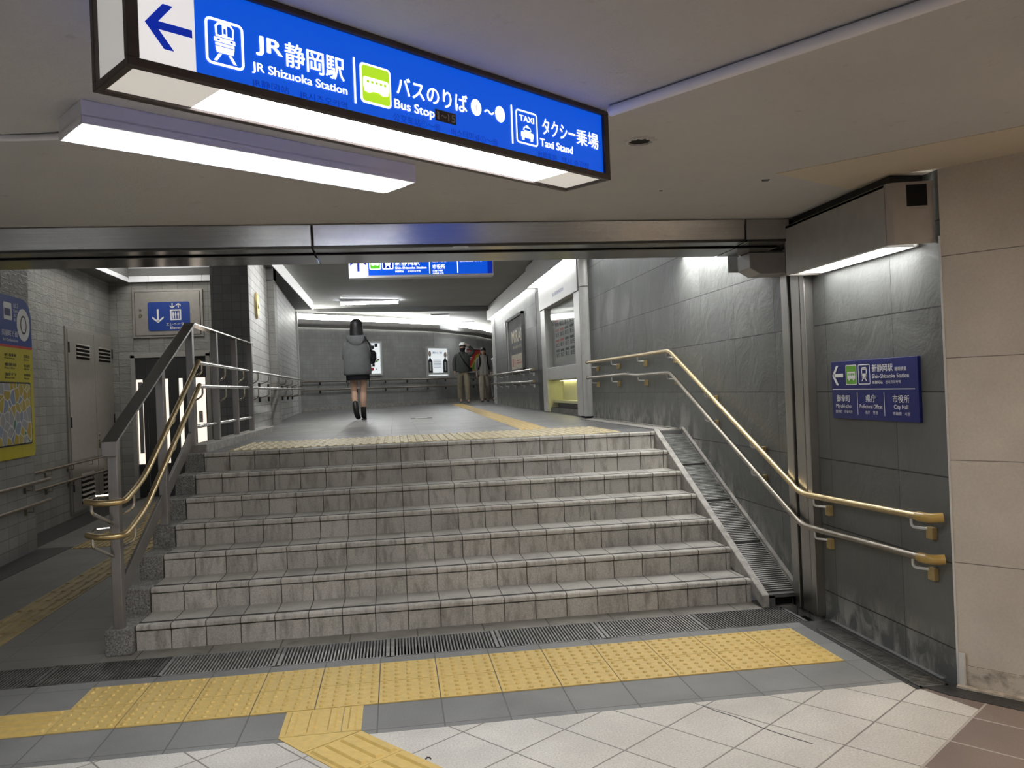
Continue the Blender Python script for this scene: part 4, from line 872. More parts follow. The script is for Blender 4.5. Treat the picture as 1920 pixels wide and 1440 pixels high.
# double utility door on the far left wall
LW1 = V3((-4.57, 5.328, 0)); LDv = V3(LD); LN = V3((LDv.y, -LDv.x, 0))
def lw(s, z, d=0): return LW1+LDv*s+V3((0, 0, z))+LN*d
t = thing('utility_door', 'tall double steel utility door with louvre vents on the far corridor wall', 'utility door', lw(2.2, 0))
MB().obox(lw(1.18, .05, 0), LDv*2.06, LN*.02, (0, 0, 2.50)).build('frame', M['doorm'], t, bevel=.004)
for i, (a, b_) in enumerate(((1.22, 2.31), (2.33, 3.20))):
    d = MB().obox(lw(a, .08, .012), LDv*(b_-a), LN*.022, (0, 0, 2.43)).build('door_leaf', M['doorm'], t, bevel=.003)
    for z0, z1 in ((2.13, 2.34), (.15, .56)):
        v = MB(); n = 4 if z1 > 1 else 6
        c0 = a+(.32 if i == 0 else .2); c1 = c0+.56
        for k in range(n):
            z = z0+(z1-z0)*k/n
            v.obox(lw(c0, z, .034), LDv*(c1-c0), LN*.002, (0, 0, (z1-z0)/n*.55))
        v.build('louvre_vent', M['black'], d)
        v = MB()
        for k in range(n):
            z = z0+(z1-z0)*(k+.55)/n
            v.add([lw(c0, z, .034), lw(c1, z, .034), lw(c1, z+(z1-z0)/n*.45, .034), lw(c0, z+(z1-z0)/n*.45, .034), lw(c0, z+.003, .055), lw(c1, z+.003, .055)], [(4, 5, 2, 3), (0, 1, 5, 4), (0, 4, 3), (1, 2, 5)])
        v.build('louvre_blades', M['doorm'], d)
    for z in (.35, 1.2, 2.2):
        s_ = a if i == 0 else b_-.03
        MB().obox(lw(s_, z, .034), LDv*.03, LN*.012, (0, 0, .14)).build('hinge', M['dark'], d)
h = MB()
for z in (.98, 1.06): h.loft([[lw(2.40+.022*cos(2*pi*j/12), z+.022*sin(2*pi*j/12), d) for j in range(12)] for d in (.034, .05)])
h.obox(lw(2.385, .86, .034), LDv*.03, LN*.02, (0, 0, .09)); h.build('handle', M['tubedark'], t)
# map board on the near left wall
LW0 = V3((-4.11, 4.166, 0))
def lv_(s, z, d=0): return LW0+LDv*s+V3((0, 0, z))+LN*d
t = thing('map_board', 'tall yellow and blue exit board with a street map on the near left wall', 'map board', lv_(-.8, .98))
prof = [(-1.75, .995), (-.035, .995), (.02, 1.05), (.01, 2.32), (-.03, 2.46), (-.10, 2.55), (-.20, 2.60), (-1.75, 2.60)]
cut = 2.115
yl = [(-1.75, .995)]+[(-.05+.07*sin(radians(a)), 1.065-.07*cos(radians(a))) for a in range(0, 91, 15)]+[(.02, 2.09), (-1.75, 2.09)]
MB().prism([lv_(s, z, 0) for s, z in yl], tuple(LN*.03)).build('yellow_panel', M['mapyellow'], t)
MB().prism([lv_(s, z, 0) for s, z in ((-1.75, 2.09), (.02, 2.09), (.02, 2.115), (-1.75, 2.115))], tuple(LN*.03)).build('red_band', M['red'], t)
bl = [(-1.75, 2.115), (.02, 2.115), (.02, 2.30)]+[(-.20+.22*cos(radians(a)), 2.38+.22*sin(radians(a))) for a in range(0, 91, 15)]+[(-1.75, 2.60)]
MB().prism([lv_(s, z, 0) for s, z in bl], tuple(LN*.03)).build('blue_panel', M['blue'], t)
def p4(l): return Plane(LW0+LN*.03, LDv, (0, 0, 1), l)
q = p4(.001); q.disc(-.19, 2.335, .165, .165, 0, 32); q.rr(-.66, 2.36, -.47, 2.53, .015)
for k, s_ in enumerate(('出', '口')): q.text(s_, -.34+.06*k if False else -.42+.055*k, 2.49, .045, .048, .01)
q.text('Exit', -.42, 2.445, .10, .034, .012); q.text('出口', -.42, 2.40, .09, .034, .008); q.text('출구', -.42, 2.355, .09, .034, .008)
q.text('呉服町方面', -.72, 2.20, .38, .06, .008); q.text('for Gofukucho', -.70, 2.15, .36, .03, .008)
q.build('lettering', M['signwhite'], t)
q = p4(.003); q.oval(-.19, 2.335, .078, .096, .018, 0, 32); q.build('exit_number', M['ink'], t)
q = p4(.003); q.rect(-.64, 2.40, -.50, 2.47); q.build('pictogram', M['navy'], t)
q = p4(.002)
for r in range(3):
    for cc, wd in ((-.68, .34), (-.22, .20)):
        z = 2.00-.095*r; q.text(('地下駐車場', '百貨店', '郵便局', '市民会館', '銀行', '美術館')[r*2+(cc > -.5)], cc, z, wd*.8, .030, .02, res=2)
        q.text(('Parking', 'Store', 'Post Office', 'Hall', 'Bank', 'Museum')[r*2+(cc > -.5)], cc, z-.028, wd*.7, .018, .01, res=2)
q.build('destination_lettering', M['ink'], t)
tm = NT('street_map'); vo = tm.n('ShaderNodeTexVoronoi', feature='DISTANCE_TO_EDGE'); vo.inputs['Scale'].default_value = 9; tm.l(tm.P(), vo.inputs['Vector'])
vc = tm.n('ShaderNodeTexVoronoi'); vc.inputs['Scale'].default_value = 9; tm.l(tm.P(), vc.inputs['Vector'])
sep = tm.n('ShaderNodeSeparateColor'); tm.l(vc.outputs['Color'], sep.inputs[0])
cr = tm.n('ShaderNodeValToRGB'); cr.color_ramp.interpolation = 'CONSTANT'; e = cr.color_ramp.elements; e[0].color = (.45, .33, .03, 1); e[1].position = .4; e[1].color = (.33, .34, .36, 1)
for pos_, col_ in ((.6, (.50, .40, .08, 1)), (.8, (.22, .28, .40, 1)), (.93, (.05, .22, .12, 1))): x_ = e.new(pos_); x_.color = col_
tm.l(sep.outputs[0], cr.inputs[0])
mm = tm.mix(tm.ramp(vo.outputs['Distance'], .03, .06, 1., 0.), cr.outputs[0], (.62, .62, .60)); M['map'] = tm.fin(mm, .35)
q = p4(.003); q.rr(-1.6, 1.135, -.07, 1.735, .03); q.build('street_map', M['map'], t)
q = p4(.002); q.rr(-1.615, 1.12, -.058, 1.75, .035); q.build('map_border', M['ink'], t)

# ================================================================== BOOTH AND POSTERS ON THE UPPER RIGHT
t = thing('booth', 'pale metal booth built into the slate wall with a notice window and yellow niche', 'booth', (2.3, 7.3, HP))
B0, B1 = 5.98, 9.0; zf = HP-.02
MB().box(2.20, 2.42, 8.62, 9.0, zf+.04, 3.17).build('post', M['alu'], t, bevel=.006)
MB().box(2.20, 2.42, B0, 6.33, zf+.04, 2.82).build('post', M['alu'], t, bevel=.006)
MB().box(2.18, 2.42, B0, 9.0, 2.79, 3.22).build('header', M['alu'], t, bevel=.006)
MB().box(2.22, 2.42, 6.33, 8.62, 1.60, 1.80).build('sill_panel', M['alu'], t, bevel=.004)
MB().box(2.19, 2.30, 8.60, 9.02, zf, zf+.04).build('plinth', M['black'], t)
MB().box(2.52, 2.56, 6.2, 8.8, zf, 2.8).build('back_panel', M['alu'], t)
MB().box(2.30, 2.52, 6.30, 8.59, 1.585, 1.60).build('niche_top', M['alu'], t)
nm = plain('pale_yellow_laminate', (.62, .61, .36), .45, var=.04)
MB().box(2.46, 2.48, 6.30, 8.64, 1.24, 1.60).build('niche_back', nm, t); MB().box(2.21, 2.48, 8.60, 8.618, zf+.03, 1.60).build('niche_side', nm, t)
MB().box(2.44, 2.465, 7.0, 7.02, 1.27, 1.59).build('niche_seam', M['cement'], t)
MB().box(2.40, 2.50, 6.5, 8.5, 1.572, 1.58).build('niche_lamp', M['Lniche'], t)
MB().box(2.30, 2.48, 6.33, 8.62, 1.22, 1.26).build('shelf', nm, t); MB().box(2.34, 2.46, 6.33, 8.4, zf+.12, 1.21).build('grille', M['dark'], t)
MB().box(2.25, 2.46, 6.33, 8.62, zf, zf+.115).build('step', M['grated'], t, bevel=.004)
MB().box(2.325, 2.34, 6.33, 8.62, 1.80, 2.79).build('notice_backing', M['alu'], t)
q = Plane((2.323, 0, 0), (0, -1, 0), (0, 0, 1), .002); q.rect(-8.40, 1.88, -6.45, 2.62); q.build('notice_sheet', M['paper'], t)
q = Plane((2.323, 0, 0), (0, -1, 0), (0, 0, 1), .004); r1 = Plane((2.323, 0, 0), (0, -1, 0), (0, 0, 1), .004)
for i in range(5):
    for j in range(4):
        u = -8.30+i*.37; v = 1.96+j*.165
        (r1 if (j == 3 or (i < 2 and j in (1, 2))) else q).rr(u, v+.085, u+.28, v+.125, .018)
        q.rect(u+.02, v+.0, u+.11, v+.065); 
        for k in range(3): q.rect(u+.14, v+.004+k*.024, u+.28, v+.016+k*.024)
q.build('notice_print', M['ink'], t); r1.build('notice_headings', M['red'], t)
MB().box(2.255, 2.259, 6.34, 8.60, 1.80, 2.78).build('glazing', M['glass'], t)
q = Plane((2.18, 0, 0), (0, -1, 0), (0, 0, 1), .002); q.text('BUS INFORMATION', -7.75, 2.90, .85, .055, .01, res=2); q.build('lettering', M['blue'], t)
t = thing('round_column', 'slim round pale column where the booth meets the stair wall', 'column', (2.2, 5.85, HP))
def ringc(cx, cy, r, z, n=28): return [(cx+r*cos(2*pi*j/n), cy+r*sin(2*pi*j/n), z) for j in range(n)]
MB().loft([ringc(2.235, 5.72, .085, HP+.03), ringc(2.235, 5.72, .085, 2.80)]).build('shaft', M['alu'], t, smooth=True)
MB().loft([ringc(2.235, 5.72, .087, 2.81), ringc(2.235, 5.72, .087, 3.6)]).build('upper_shaft', M['alu'], t, smooth=True)
MB().loft([ringc(2.235, 5.72, .08, HP-.02), ringc(2.235, 5.72, .08, HP+.032)]).build('foot_ring', M['black'], t, smooth=True)
MB_t = MB().box(2.19, 2.25, 15.95, 16.08, HP, 3.3); struct('trim_8', MB_t, M['alu'])
MB_t = MB().box(2.255, 2.39, 9.02, 9.72, HP-.05, 3.2); struct('trim_9', MB_t, M['dark'])
# framed poster on the slate wall
t = thing('poster_case', 'glazed poster case with a dark MIRAI poster on the far slate wall', 'poster case', (2.24, 12.3, 1.87))
fb = MB(); fb.box(2.20, 2.25, 11.16, 11.24, 1.84, 3.02); fb.box(2.20, 2.25, 13.40, 13.50, 1.84, 3.02); fb.box(2.20, 2.25, 11.16, 13.50, 2.96, 3.02); fb.box(2.20, 2.25, 11.16, 13.50, 1.84, 1.88); fb.build('frame', M['soffit'], t); MB().box(2.21, 2.249, 13.30, 13.39, 1.88, 2.96).build('inner_strip', M['alu'], t)
MB().box(2.235, 2.248, 11.24, 13.40, 1.88, 2.96).build('backing', M['soffit'], t)
q = Plane((2.235, 0, 0), (0, -1, 0), (0, 0, 1), .002); q.rect(-12.9, 2.22, -11.3, 2.74); q.build('poster_sheet', M['ink'], t)
q = Plane((2.235, 0, 0), (0, -1, 0), (0, 0, 1), .004); q.text('MIRAI', -12.8, 2.46, 1.4, .24, .03); q.text('静岡の未来を考える', -12.7, 2.32, 1.2, .07, .01); q.build('lettering', plain('poster_straw', (.70, .62, .40), .5), t)
q = Plane((2.235, 0, 0), (0, -1, 0), (0, 0, 1), .002); q.rect(-12.95, 1.89, -11.25, 2.20); q.build('poster_sheet', plain('poster_cream', (.68, .60, .46), .5), t)
q = Plane((2.235, 0, 0), (0, -1, 0), (0, 0, 1), .004); q.rect(-12.8, 1.95, -12.66, 2.12); q.rect(-12.5, 1.97, -12.42, 2.10); q.rect(-12.2, 2.0, -11.5, 2.02); q.rect(-12.2, 2.05, -11.6, 2.07); q.build('poster_print', M['red'], t)
# framed posters on the curved back wall
def wall_poster(u0, u1, z0, z1, label, back, seg=1):
    a = V3((*BW[seg], 0)); b_ = V3((*BW[seg+1], 0)); d = (b_-a).normalized(); n = V3((d.y, -d.x, 0))
    t = thing('framed_poster', label, 'poster', a+d*((u0+u1)/2)+V3((0, 0, z0)))
    o = a+n*.0
    f_ = MB()
    for (p, q_, r, s_) in ((u0, u1, z0, z0+.05), (u0, u1, z1-.05, z1), (u0, u0+.05, z0+.05, z1-.05), (u1-.05, u1, z0+.05, z1-.05)): f_.obox(o+d*p+V3((0, 0, r)), d*(q_-p), n*.05, (0, 0, s_-r))
    f_.build('frame', M['alu'], t)
    MB().obox(o+d*(u0+.05)+V3((0, 0, z0+.05)), d*(u1-u0-.1), n*.02, (0, 0, z1-z0-.1)).build('sheet', back, t)
    return t, lambda l: Plane(o+n*.02, d, (0, 0, 1), l)
def upos(x, seg):   # distance along a wall segment from its start for a given world x
    a = V3((*BW[seg], 0)); b_ = V3((*BW[seg+1], 0)); return (x-a.x)/(b_-a).x*(b_-a).length
t, PP = wall_poster(upos(-1.42, 1), upos(-.96, 1)+.36, 1.99, 2.93, 'bright backlit poster behind the woman in the grey hoodie', M['Lposter'], 1)
u0 = upos(-1.42, 1); random.seed(3)
for m_, n_ in (('red', 7), ('ink', 10), ('blue', 4), ('signgreen', 4)):
    q = PP(.004)
    for i in range(n_):
        u = u0+.1+random.random()*.72; v = 2.08+random.random()*.72; a_ = .03+random.random()*.07; q.rect(u, v, u+a_, v+a_*random.uniform(.4, 1.3))
    q.build('poster_print', M[m_], t)
uA = upos(.60, 2)
t, PP = wall_poster(uA, uA+.92, 1.90, 2.81, 'pale poster of two seated figures beside the man in the cap', M['Lposter'], 2)
q = PP(.004)
for k in range(7): q.rect(uA+.28, 2.20+k*.035, uA+.62, 2.21+k*.035)
q.text('講演会のご案内', uA+.26, 2.60, .40, .07, .01, res=2); q.build('poster_print', M['blue'], t)
q = PP(.005); q.disc(uA+.14, 2.60, .06, .09); q.disc(uA+.79, 2.57, .06, .09); q.build('figure_heads', plain('print_skin', (.42, .34, .28), .5), t)
q = PP(.004)
for c_ in (.15, .78): q.poly([(uA+c_-.1, 2.02), (uA+c_+.1, 2.02), (uA+c_+.09, 2.38), (uA+c_, 2.50), (uA+c_-.09, 2.38)])
q.build('figure_coats', M['ink'], t)
q = PP(.006)
for c_ in (.15, .78): q.poly([(uA+c_-.03, 2.1), (uA+c_+.03, 2.1), (uA+c_+.035, 2.36), (uA+c_-.035, 2.36)]); 
q.rect(uA+.05, 1.98, uA+.87, 2.04); q.build('figure_shirts', M['paper'], t)
uB = upos(2.0, 3)-.05
t, PP = wall_poster(upos(1.98, 3)-.1, upos(1.98, 3)+1.1, 2.05, 2.86, 'red poster with a yellow swirl at the end of the back wall', M['red'], 3)
uB = upos(1.98, 3)-.1
q = PP(.004); q.text('静岡', uB+.12, 2.68, .2, .09, .01); q.rect(uB+.15, 2.52, uB+.5, 2.56); q.rect(uB+.15, 2.44, uB+.42, 2.48); q.build('poster_print', M['paper'], t)
q = PP(.004); q.poly([(uB+.2, 2.12), (uB+1.1, 2.12), (uB+1.1, 2.70), (uB+.8, 2.62), (uB+.5, 2.35)]); q.build('poster_swirl', M['mapyellow'], t)
q = PP(.005); q.poly([(uB+.35, 2.16), (uB+1.1, 2.16), (uB+1.1, 2.55), (uB+.75, 2.45)]); q.build('poster_picture', M['signgreen'], t)
# oval plaque on the passage wall
t = thing('oval_plaque', 'small yellow oval plaque high on the tiled passage wall', 'plaque', (-2.24, 7.0, 2.8))
pw = V3(PW); pn = V3((pw.y, -pw.x, 0)); pc = V3((-2.232, 6.95, 2.80))
def ov(a_, b_, d): return [pc+pw*(a_*cos(2*pi*j/28))+V3((0, 0, b_*sin(2*pi*j/28)))+pn*d for j in range(28)]
MB().loft([ov(.17, .19, 0), ov(.17, .19, .02), ov(.15, .17, .03)]).build('rim', M['brass'], t)
MB().loft([ov(.15, .165, .028), ov(.15, .165, .034)]).build('face', M['mapyellow'], t)
MB().loft([ov(.05, .05, .03), ov(.04, .04, .05)]).build('boss', M['signwhite'], t)
# marks on the near ceiling
t = thing('ceiling_hole', 'ragged round hole with a torn rim in the near ceiling beside the big sign', 'ceiling hole', (.75, -1.9, CZ))
hc = (.66, -1.93)
def hr(r, z, j, n=22): return (hc[0]+r*(1+.14*sin(3*j+1))*cos(2*pi*j/n), hc[1]+r*(1+.14*sin(3*j+1))*sin(2*pi*j/n), z)
MB().loft([[hr(.062, CZ, j) for j in range(22)], [hr(.058, CZ-.008, j) for j in range(22)], [hr(.046, CZ-.008, j) for j in range(22)], [hr(.044, CZ-.001, j) for j in range(22)]], False).build('rim', M['ceil'], t)
MB().quad(*[hr(.045, CZ-.0012, j) for j in range(22)][::-1]).build('hole', M['black'], t)
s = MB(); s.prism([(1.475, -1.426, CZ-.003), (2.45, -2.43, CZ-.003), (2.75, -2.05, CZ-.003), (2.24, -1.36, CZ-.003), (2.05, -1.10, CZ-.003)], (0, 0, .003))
struct('warm_light_patch', s, M['patch'])  # patch of warm light painted as a thin paler panel
# ================================================================== PEOPLE
def skin(nodes, edges, root, sub=2):
    names = list(nodes); me = bpy.data.meshes.new('skin'); me.from_pydata([nodes[n][0] for n in names], [(names.index(a), names.index(b)) for a, b in edges], [])
    o = bpy.data.objects.new('skin', me); COL.objects.link(o)
    md = o.modifiers.new('skin', 'SKIN'); md.use_smooth_shade = True; md.branch_smoothing = .6
    for i, n in enumerate(names):
        r = nodes[n][1]; sv = me.skin_vertices[0].data[i]; sv.radius = (r, r) if not isinstance(r, tuple) else r; sv.use_root = (n == root)
    sb = o.modifiers.new('sub', 'SUBSURF'); sb.levels = sub; sb.render_levels = sub
    dg = bpy.context.evaluated_depsgraph_get(); dg.update(); ev = o.evaluated_get(dg); m2 = ev.to_mesh()
    vs = [tuple(v.co) for v in m2.vertices]; fs = [tuple(p.vertices) for p in m2.polygons]
    ev.to_mesh_clear(); bpy.data.objects.remove(o); bpy.data.meshes.remove(me)
    return vs, fs
def hand(nodes, edges, tag_, wrist, d, palm_n, thumb_d, curl=.5, s=1.):
    d = V3(d).normalized(); pn = V3(palm_n).normalized(); td = V3(thumb_d).normalized(); w_ = V3(wrist)
    nodes[tag_+'palm'] = (tuple(w_+d*.045*s), (.026*s, .016*s)); edges.append((tag_+'wrist', tag_+'palm'))
    nodes[tag_+'knuckle'] = (tuple(w_+d*.085*s), (.032*s, .012*s)); edges.append((tag_+'palm', tag_+'knuckle'))
    for i, (off, ln) in enumerate(((.030, .070), (.010, .080), (-.010, .074), (-.028, .058))):
        b = w_+d*.095*s+td*off*s; m = b+(d*cos(curl)+pn*sin(curl))*ln*.5*s; e = m+(d*cos(curl*2)+pn*sin(curl*2))*ln*.5*s
        for k, (p, r) in enumerate(((b, .0095), (m, .0085), (e, .0070))): nodes[f'{tag_}f{i}{k}'] = (tuple(p), r*s)
        edges += [(tag_+'knuckle', f'{tag_}f{i}0'), (f'{tag_}f{i}0', f'{tag_}f{i}1'), (f'{tag_}f{i}1', f'{tag_}f{i}2')]
    b = w_+d*.03*s+td*.032*s; m = b+(td*.7+d*.7+pn*.3).normalized()*.035*s; e = m+(d*.9+td*.2+pn*.4).normalized()*.03*s
    for k, (p, r) in enumerate(((b, .011), (m, .010), (e, .008))): nodes[f'{tag_}t{k}'] = (tuple(p), r*s)
    edges += [(tag_+'palm', tag_+'t0'), (tag_+'t0', tag_+'t1'), (tag_+'t1', tag_+'t2')]
def head_mesh(mb, c, s=1., pitch=0., yaw=0., n=22, rings=16):      # a head facing +y with brow, nose, lips, chin and ears
    R = Matrix.Rotation(yaw, 3, 'Z') @ Matrix.Rotation(pitch, 3, 'X'); c = V3(c); vs = []
    def pt(th, ph):
        x, y, z = sin(th)*cos(ph), sin(th)*sin(ph), cos(th)
        px, py, pz_ = x*.073, y*.094, z*.118
        if z < 0: px *= 1-.34*(-z)**1.4; py *= 1-.16*(-z) if y < 0 else 1-.05*(-z)
        if y < 0 and z < -.2: py *= 1-.35*min(1, -z-.2)
        f = max(0, y)
        py += .020*math.exp(-((px/.012)**2)-((pz_+.014)/.026)**2)*f
        py += .007*math.exp(-((px/.030)**2)-((pz_+.052)/.010)**2)*f
        py += .008*math.exp(-((px/.022)**2)-((pz_+.092)/.016)**2)*f
        py -= .008*(math.exp(-((abs(px)-.030)/.014)**2-((pz_-.012)/.012)**2))*f
        py += .005*math.exp(-((px/.06)**2)-((pz_-.032)/.012)**2)*f
        return c+R @ (V3((px, py, pz_))*s)
    rr = [[pt(pi*(i+.35)/(rings+.0) if i < rings-1 else pi*.985, 2*pi*j/n) for j in range(n)] for i in range(rings)]
    mb.m = 0; mb.loft(rr)
    for sg in (1, -1):
        e = [c+R @ (V3((sg*(.072+.010*q), .002+.020*cos(a)*r, -.004+.032*sin(a)*r))*s) for q, r in ((0, .8), (1, 1), (1.4, .55)) for a in [2*pi*k/10 for k in range(10)]]
        mb.loft([e[0:10], e[10:20], e[20:30]])
        mb.m = 1; ec = c+R @ (V3((sg*.030, .083, .012))*s)
        mb.loft([[ec+R @ (V3((.013*q*cos(a), d, .006*q*sin(a)))*s) for a in [2*pi*k/10 for k in range(10)]] for q, d in ((1, 0), (.8, .005), (.3, .007))]); mb.m = 0
    mb.m = 2; ec = c+R @ (V3((0, .094, -.052))*s); mb.loft([[ec+R @ (V3((.022*q*cos(a), d, .006*q*sin(a)))*s) for a in [2*pi*k/10 for k in range(10)]] for q, d in ((1, 0), (.7, .004))]); mb.m = 0
def ell(cx, cy, z, rx, ry, n=24, tilt=0., wob=0., ph=0.): return [(cx+rx*cos(2*pi*j/n)*(1+wob*sin(5*2*pi*j/n+ph)), cy+ry*sin(2*pi*j/n)*(1+wob*sin(4*2*pi*j/n+ph*1.7)), z+tilt*sin(2*pi*j/n)) for j in range(n)]
def shoe(mb, heel, d, s=1., lift=0., h=.09):
    heel = V3(heel); d = V3(d).normalized(); sd = V3((0, 0, 1)).cross(d); sd = sd.normalized() if sd.length > .05 else V3((1, 0, 0)); upv = d.cross(sd)
    R = []
    for a, w_, z in ((-.02, .02, .05), (.0, .036, h*1.05), (.06, .040, h), (.12, .042, .06), (.18, .044, .045), (.225, .036, .035), (.245, .012, .025)):
        R.append([heel+d*a*s+sd*(w_*cos(2*pi*j/14))*s+upv*(z*.5+z*.5*sin(2*pi*j/14))*s for j in range(14)])
    mb.loft(R)
skinm = plain('skin', (.52, .33, .24), .55, var=.06); eyem = plain('eye_dark', (.02, .015, .012), .3); lipm = plain('lips', (.36, .14, .12), .5)
hairm = plain('black_hair', (.010, .009, .011), .42, var=.3, bump=.3)
def cloth(name, col, b=.35): return plain(name, col, .85, var=.10, nscale=9, bump=b, spec=.2, bscale=22)
def finish_body(root, nodes, edges, heads):
    mb = MB(); mb.add(*skin(nodes, edges, 'pelvis')); head_mesh(mb, *heads)
    return mb.build('body', [skinm, eyem, lipm], root, smooth=True, world=False)

# ---- woman walking away in the grey hoodie
WX, WY = -.935, 8.95
t = thing('person', 'person walking away in a grey hoodie, black shorts and black boots', 'person', (WX, WY, pz(WY)), radians(-2))
n = {'pelvis': ((0, 0, .86), .085), 'waist': ((0, .01, 1.0), .08), 'chest': ((0, 0, 1.20), (.10, .085)), 'neck0': ((0, -.01, 1.36), .05), 'neck1': ((0, .01, 1.43), .04), 'skull': ((0, .02, 1.50), .05)}
e = [('pelvis', 'waist'), ('waist', 'chest'), ('chest', 'neck0'), ('neck0', 'neck1'), ('neck1', 'skull')]
for sg, T in ((-1, 'l'), (1, 'r')):
    n[T+'sh'] = ((sg*.135, 0, 1.31), .04); n[T+'el'] = ((sg*.19, .03, 1.06), .034); n[T+'wrist'] = ((sg*.09, .26, 1.12), .024)
    e += [('neck0', T+'sh'), (T+'sh', T+'el'), (T+'el', T+'wrist')]
    hand(n, e, T, n[T+'wrist'][0], (-sg*.4, .9, .15), (0, .2, 1), (-sg*.3, .2, .9), .6, .92)
n['lhip'] = ((-.085, 0, .82), .082); n['lkn'] = ((-.078, .05, .47), (.052, .052)); n['lcalf'] = ((-.070, -.03, .37), (.057, .060)); n['lan'] = ((-.045, -.15, .17), .036); n['lto'] = ((-.025, -.06, .05), .03)
n['rhip'] = ((.085, 0, .82), .082); n['rkn'] = ((.075, .03, .46), (.052, .052)); n['rcalf'] = ((.072, -.012, .345), (.057, .060)); n['ran'] = ((.068, .0, .10), .036); n['rto'] = ((.07, .12, .035), .03)
for T in 'lr': e += [('pelvis', T+'hip'), (T+'hip', T+'kn'), (T+'kn', T+'calf'), (T+'calf', T+'an'), (T+'an', T+'to')]
finish_body(t, n, e, ((0, .02, 1.54), .98, -.12))
gh = cloth('grey_sweat_fabric', (.16, .167, .173), .6)
hm = MB(); hm.loft([ell(-.01, 0, .745, .222, .150, wob=.03), ell(-.01, 0, .76, .236, .160, wob=.03), ell(-.01, -.01, .86, .228, .164, wob=.045, ph=1), ell(-.005, -.01, .98, .226, .166, wob=.05, ph=2.3), ell(0, -.015, 1.10, .214, .160, wob=.05, ph=3.8), ell(0, -.015, 1.22, .205, .148, wob=.03, ph=5), ell(0, -.01, 1.31, .18, .125), ell(0, 0, 1.37, .13, .095), ell(0, .005, 1.405, .085, .075)])
hd = hm.build('hoodie', gh, t, smooth=True, world=False); sbm = hd.modifiers.new('sub', 'SUBSURF'); sbm.levels = 1; sbm.render_levels = 2
for sg in (-1, 1):
    nn = {'a': ((sg*.135, 0, 1.31), .088), 'b': ((sg*.185, .0, 1.18), .074), 'c': ((sg*.20, .03, 1.03), .07), 'd': ((sg*.15, .17, 1.06), .058), 'e': ((sg*.10, .24, 1.11), .045)}
    MB().add(*skin(nn, [('a', 'b'), ('b', 'c'), ('c', 'd'), ('d', 'e')], 'a')).build('sleeve', gh, t, smooth=True, world=False)
# hood lying on the back: a folded collar with a drooping point
rg = []
for i in range(15):
    a = radians(200+140*i/14); c_ = V3((.135*cos(a), -.02+.10*sin(a), 1.385-.015*sin(pi*i/14))); out = V3((cos(a), sin(a)*1.1, 0)); dn = .10*sin(pi*i/14)**1.5+.02
    rg.append([tuple(c_+out*(.035*cos(2*pi*j/10)+.012)+V3((0, 0, -dn*.55+(.035+dn*.55)*sin(2*pi*j/10)))) for j in range(10)])
hood = MB().loft(rg); hood.loft([[(.11*q*cos(2*pi*j/12)+.01, -.135-.02*q, 1.33-.085*q2+.05*q*sin(2*pi*j/12)) for j in range(12)] for q, q2 in ((1, 0), (.8, .5), (.35, .95))])
hood.build('hood', gh, hd, smooth=True, world=False)
bk = cloth('black_fabric', (.012, .012, .016), .3)
MB().loft([ell(0, 0, .665, .190, .130, wob=.03), ell(0, 0, .74, .19, .132, wob=.02), ell(0, 0, .84, .17, .12), ell(0, 0, .95, .14, .10)]).build('shorts', bk, t, smooth=True, world=False)
s = MB()
for x, y in ((-.19, -.05), (-.165, -.06), (.185, -.06)): s.tube([(x, y, .76), (x+.003, y-.01, .62), (x-.004, y-.01, .55 if x > 0 or x > -.17 else .66)], .005, 6)
s.build('drawstrings', bk, t, world=False)
hr_ = MB(); hr_.loft([ell(0, .012, 1.690, .018, .02), ell(0, .012, 1.684, .046, .052), ell(0, .010, 1.668, .072, .082), ell(0, .008, 1.640, .092, .104), ell(0, .005, 1.60, .104, .115), ell(0, -.002, 1.55, .107, .118), ell(0, -.008, 1.47, .113, .114), ell(.004, -.015, 1.40, .120, .110, wob=.02), ell(.006, -.04, 1.335, .120, .10, wob=.03), ell(.006, -.05, 1.315, .09, .07)])
hb = hr_.build('hair', hairm, t, smooth=True, world=False)
s = MB()
s.loft([[(cx+.040*cos(2*pi*j/16), .0+.085*sin(2*pi*j/16), z) for j in range(16)] for cx, z in ((.235, .93), (.25, .95), (.268, 1.03), (.262, 1.12), (.245, 1.15))]); s.loft([[(.285+.03*cos(2*pi*j/12), -.02+.06*sin(2*pi*j/12), z) for j in range(12)] for z in (1.0, 1.06, 1.11)])
bag = s.build('shoulder_bag', bk, t, smooth=True, world=False)
s = MB()
for y in (-.085, .03): s.tube(round_path([(.225, y-.02, 1.13), (.215, y-.045, 1.26), (.125, y-.03, 1.395), (.13, .05, 1.38), (.2, .1, 1.2), (.235, .06, 1.12)], .05), .009, 8)
s.build('bag_strap', bk, bag, smooth=True, world=False)
bt = plain('black_leather', (.008, .008, .009), .38)
nn = {'a': ((-.060, -.075, .325), .052), 'm': ((-.055, -.11, .25), .052), 'b': ((-.047, -.145, .17), .050), 'c': ((-.036, -.125, .09), (.048, .046)), 'd': ((-.02, -.055, .045), (.048, .038)), 'e': ((-.012, .01, .032), (.040, .030))}
s = MB().add(*skin(nn, [('a', 'm'), ('m', 'b'), ('b', 'c'), ('c', 'd'), ('d', 'e')], 'a')); s.build('boot', bt, t, smooth=True, world=False)
nn = {'a': ((.07, -.005, .255), .052), 'b': ((.069, -.01, .16), .050), 'c': ((.068, .0, .065), (.050, .055)), 'd': ((.07, .08, .042), (.045, .036)), 'e': ((.072, .15, .032), (.038, .026))}
s = MB().add(*skin(nn, [('a', 'b'), ('b', 'c'), ('c', 'd'), ('d', 'e')], 'a')); s.box(.032, .106, -.045, .17, 0, .022); s.build('boot', bt, t, smooth=True, world=False)

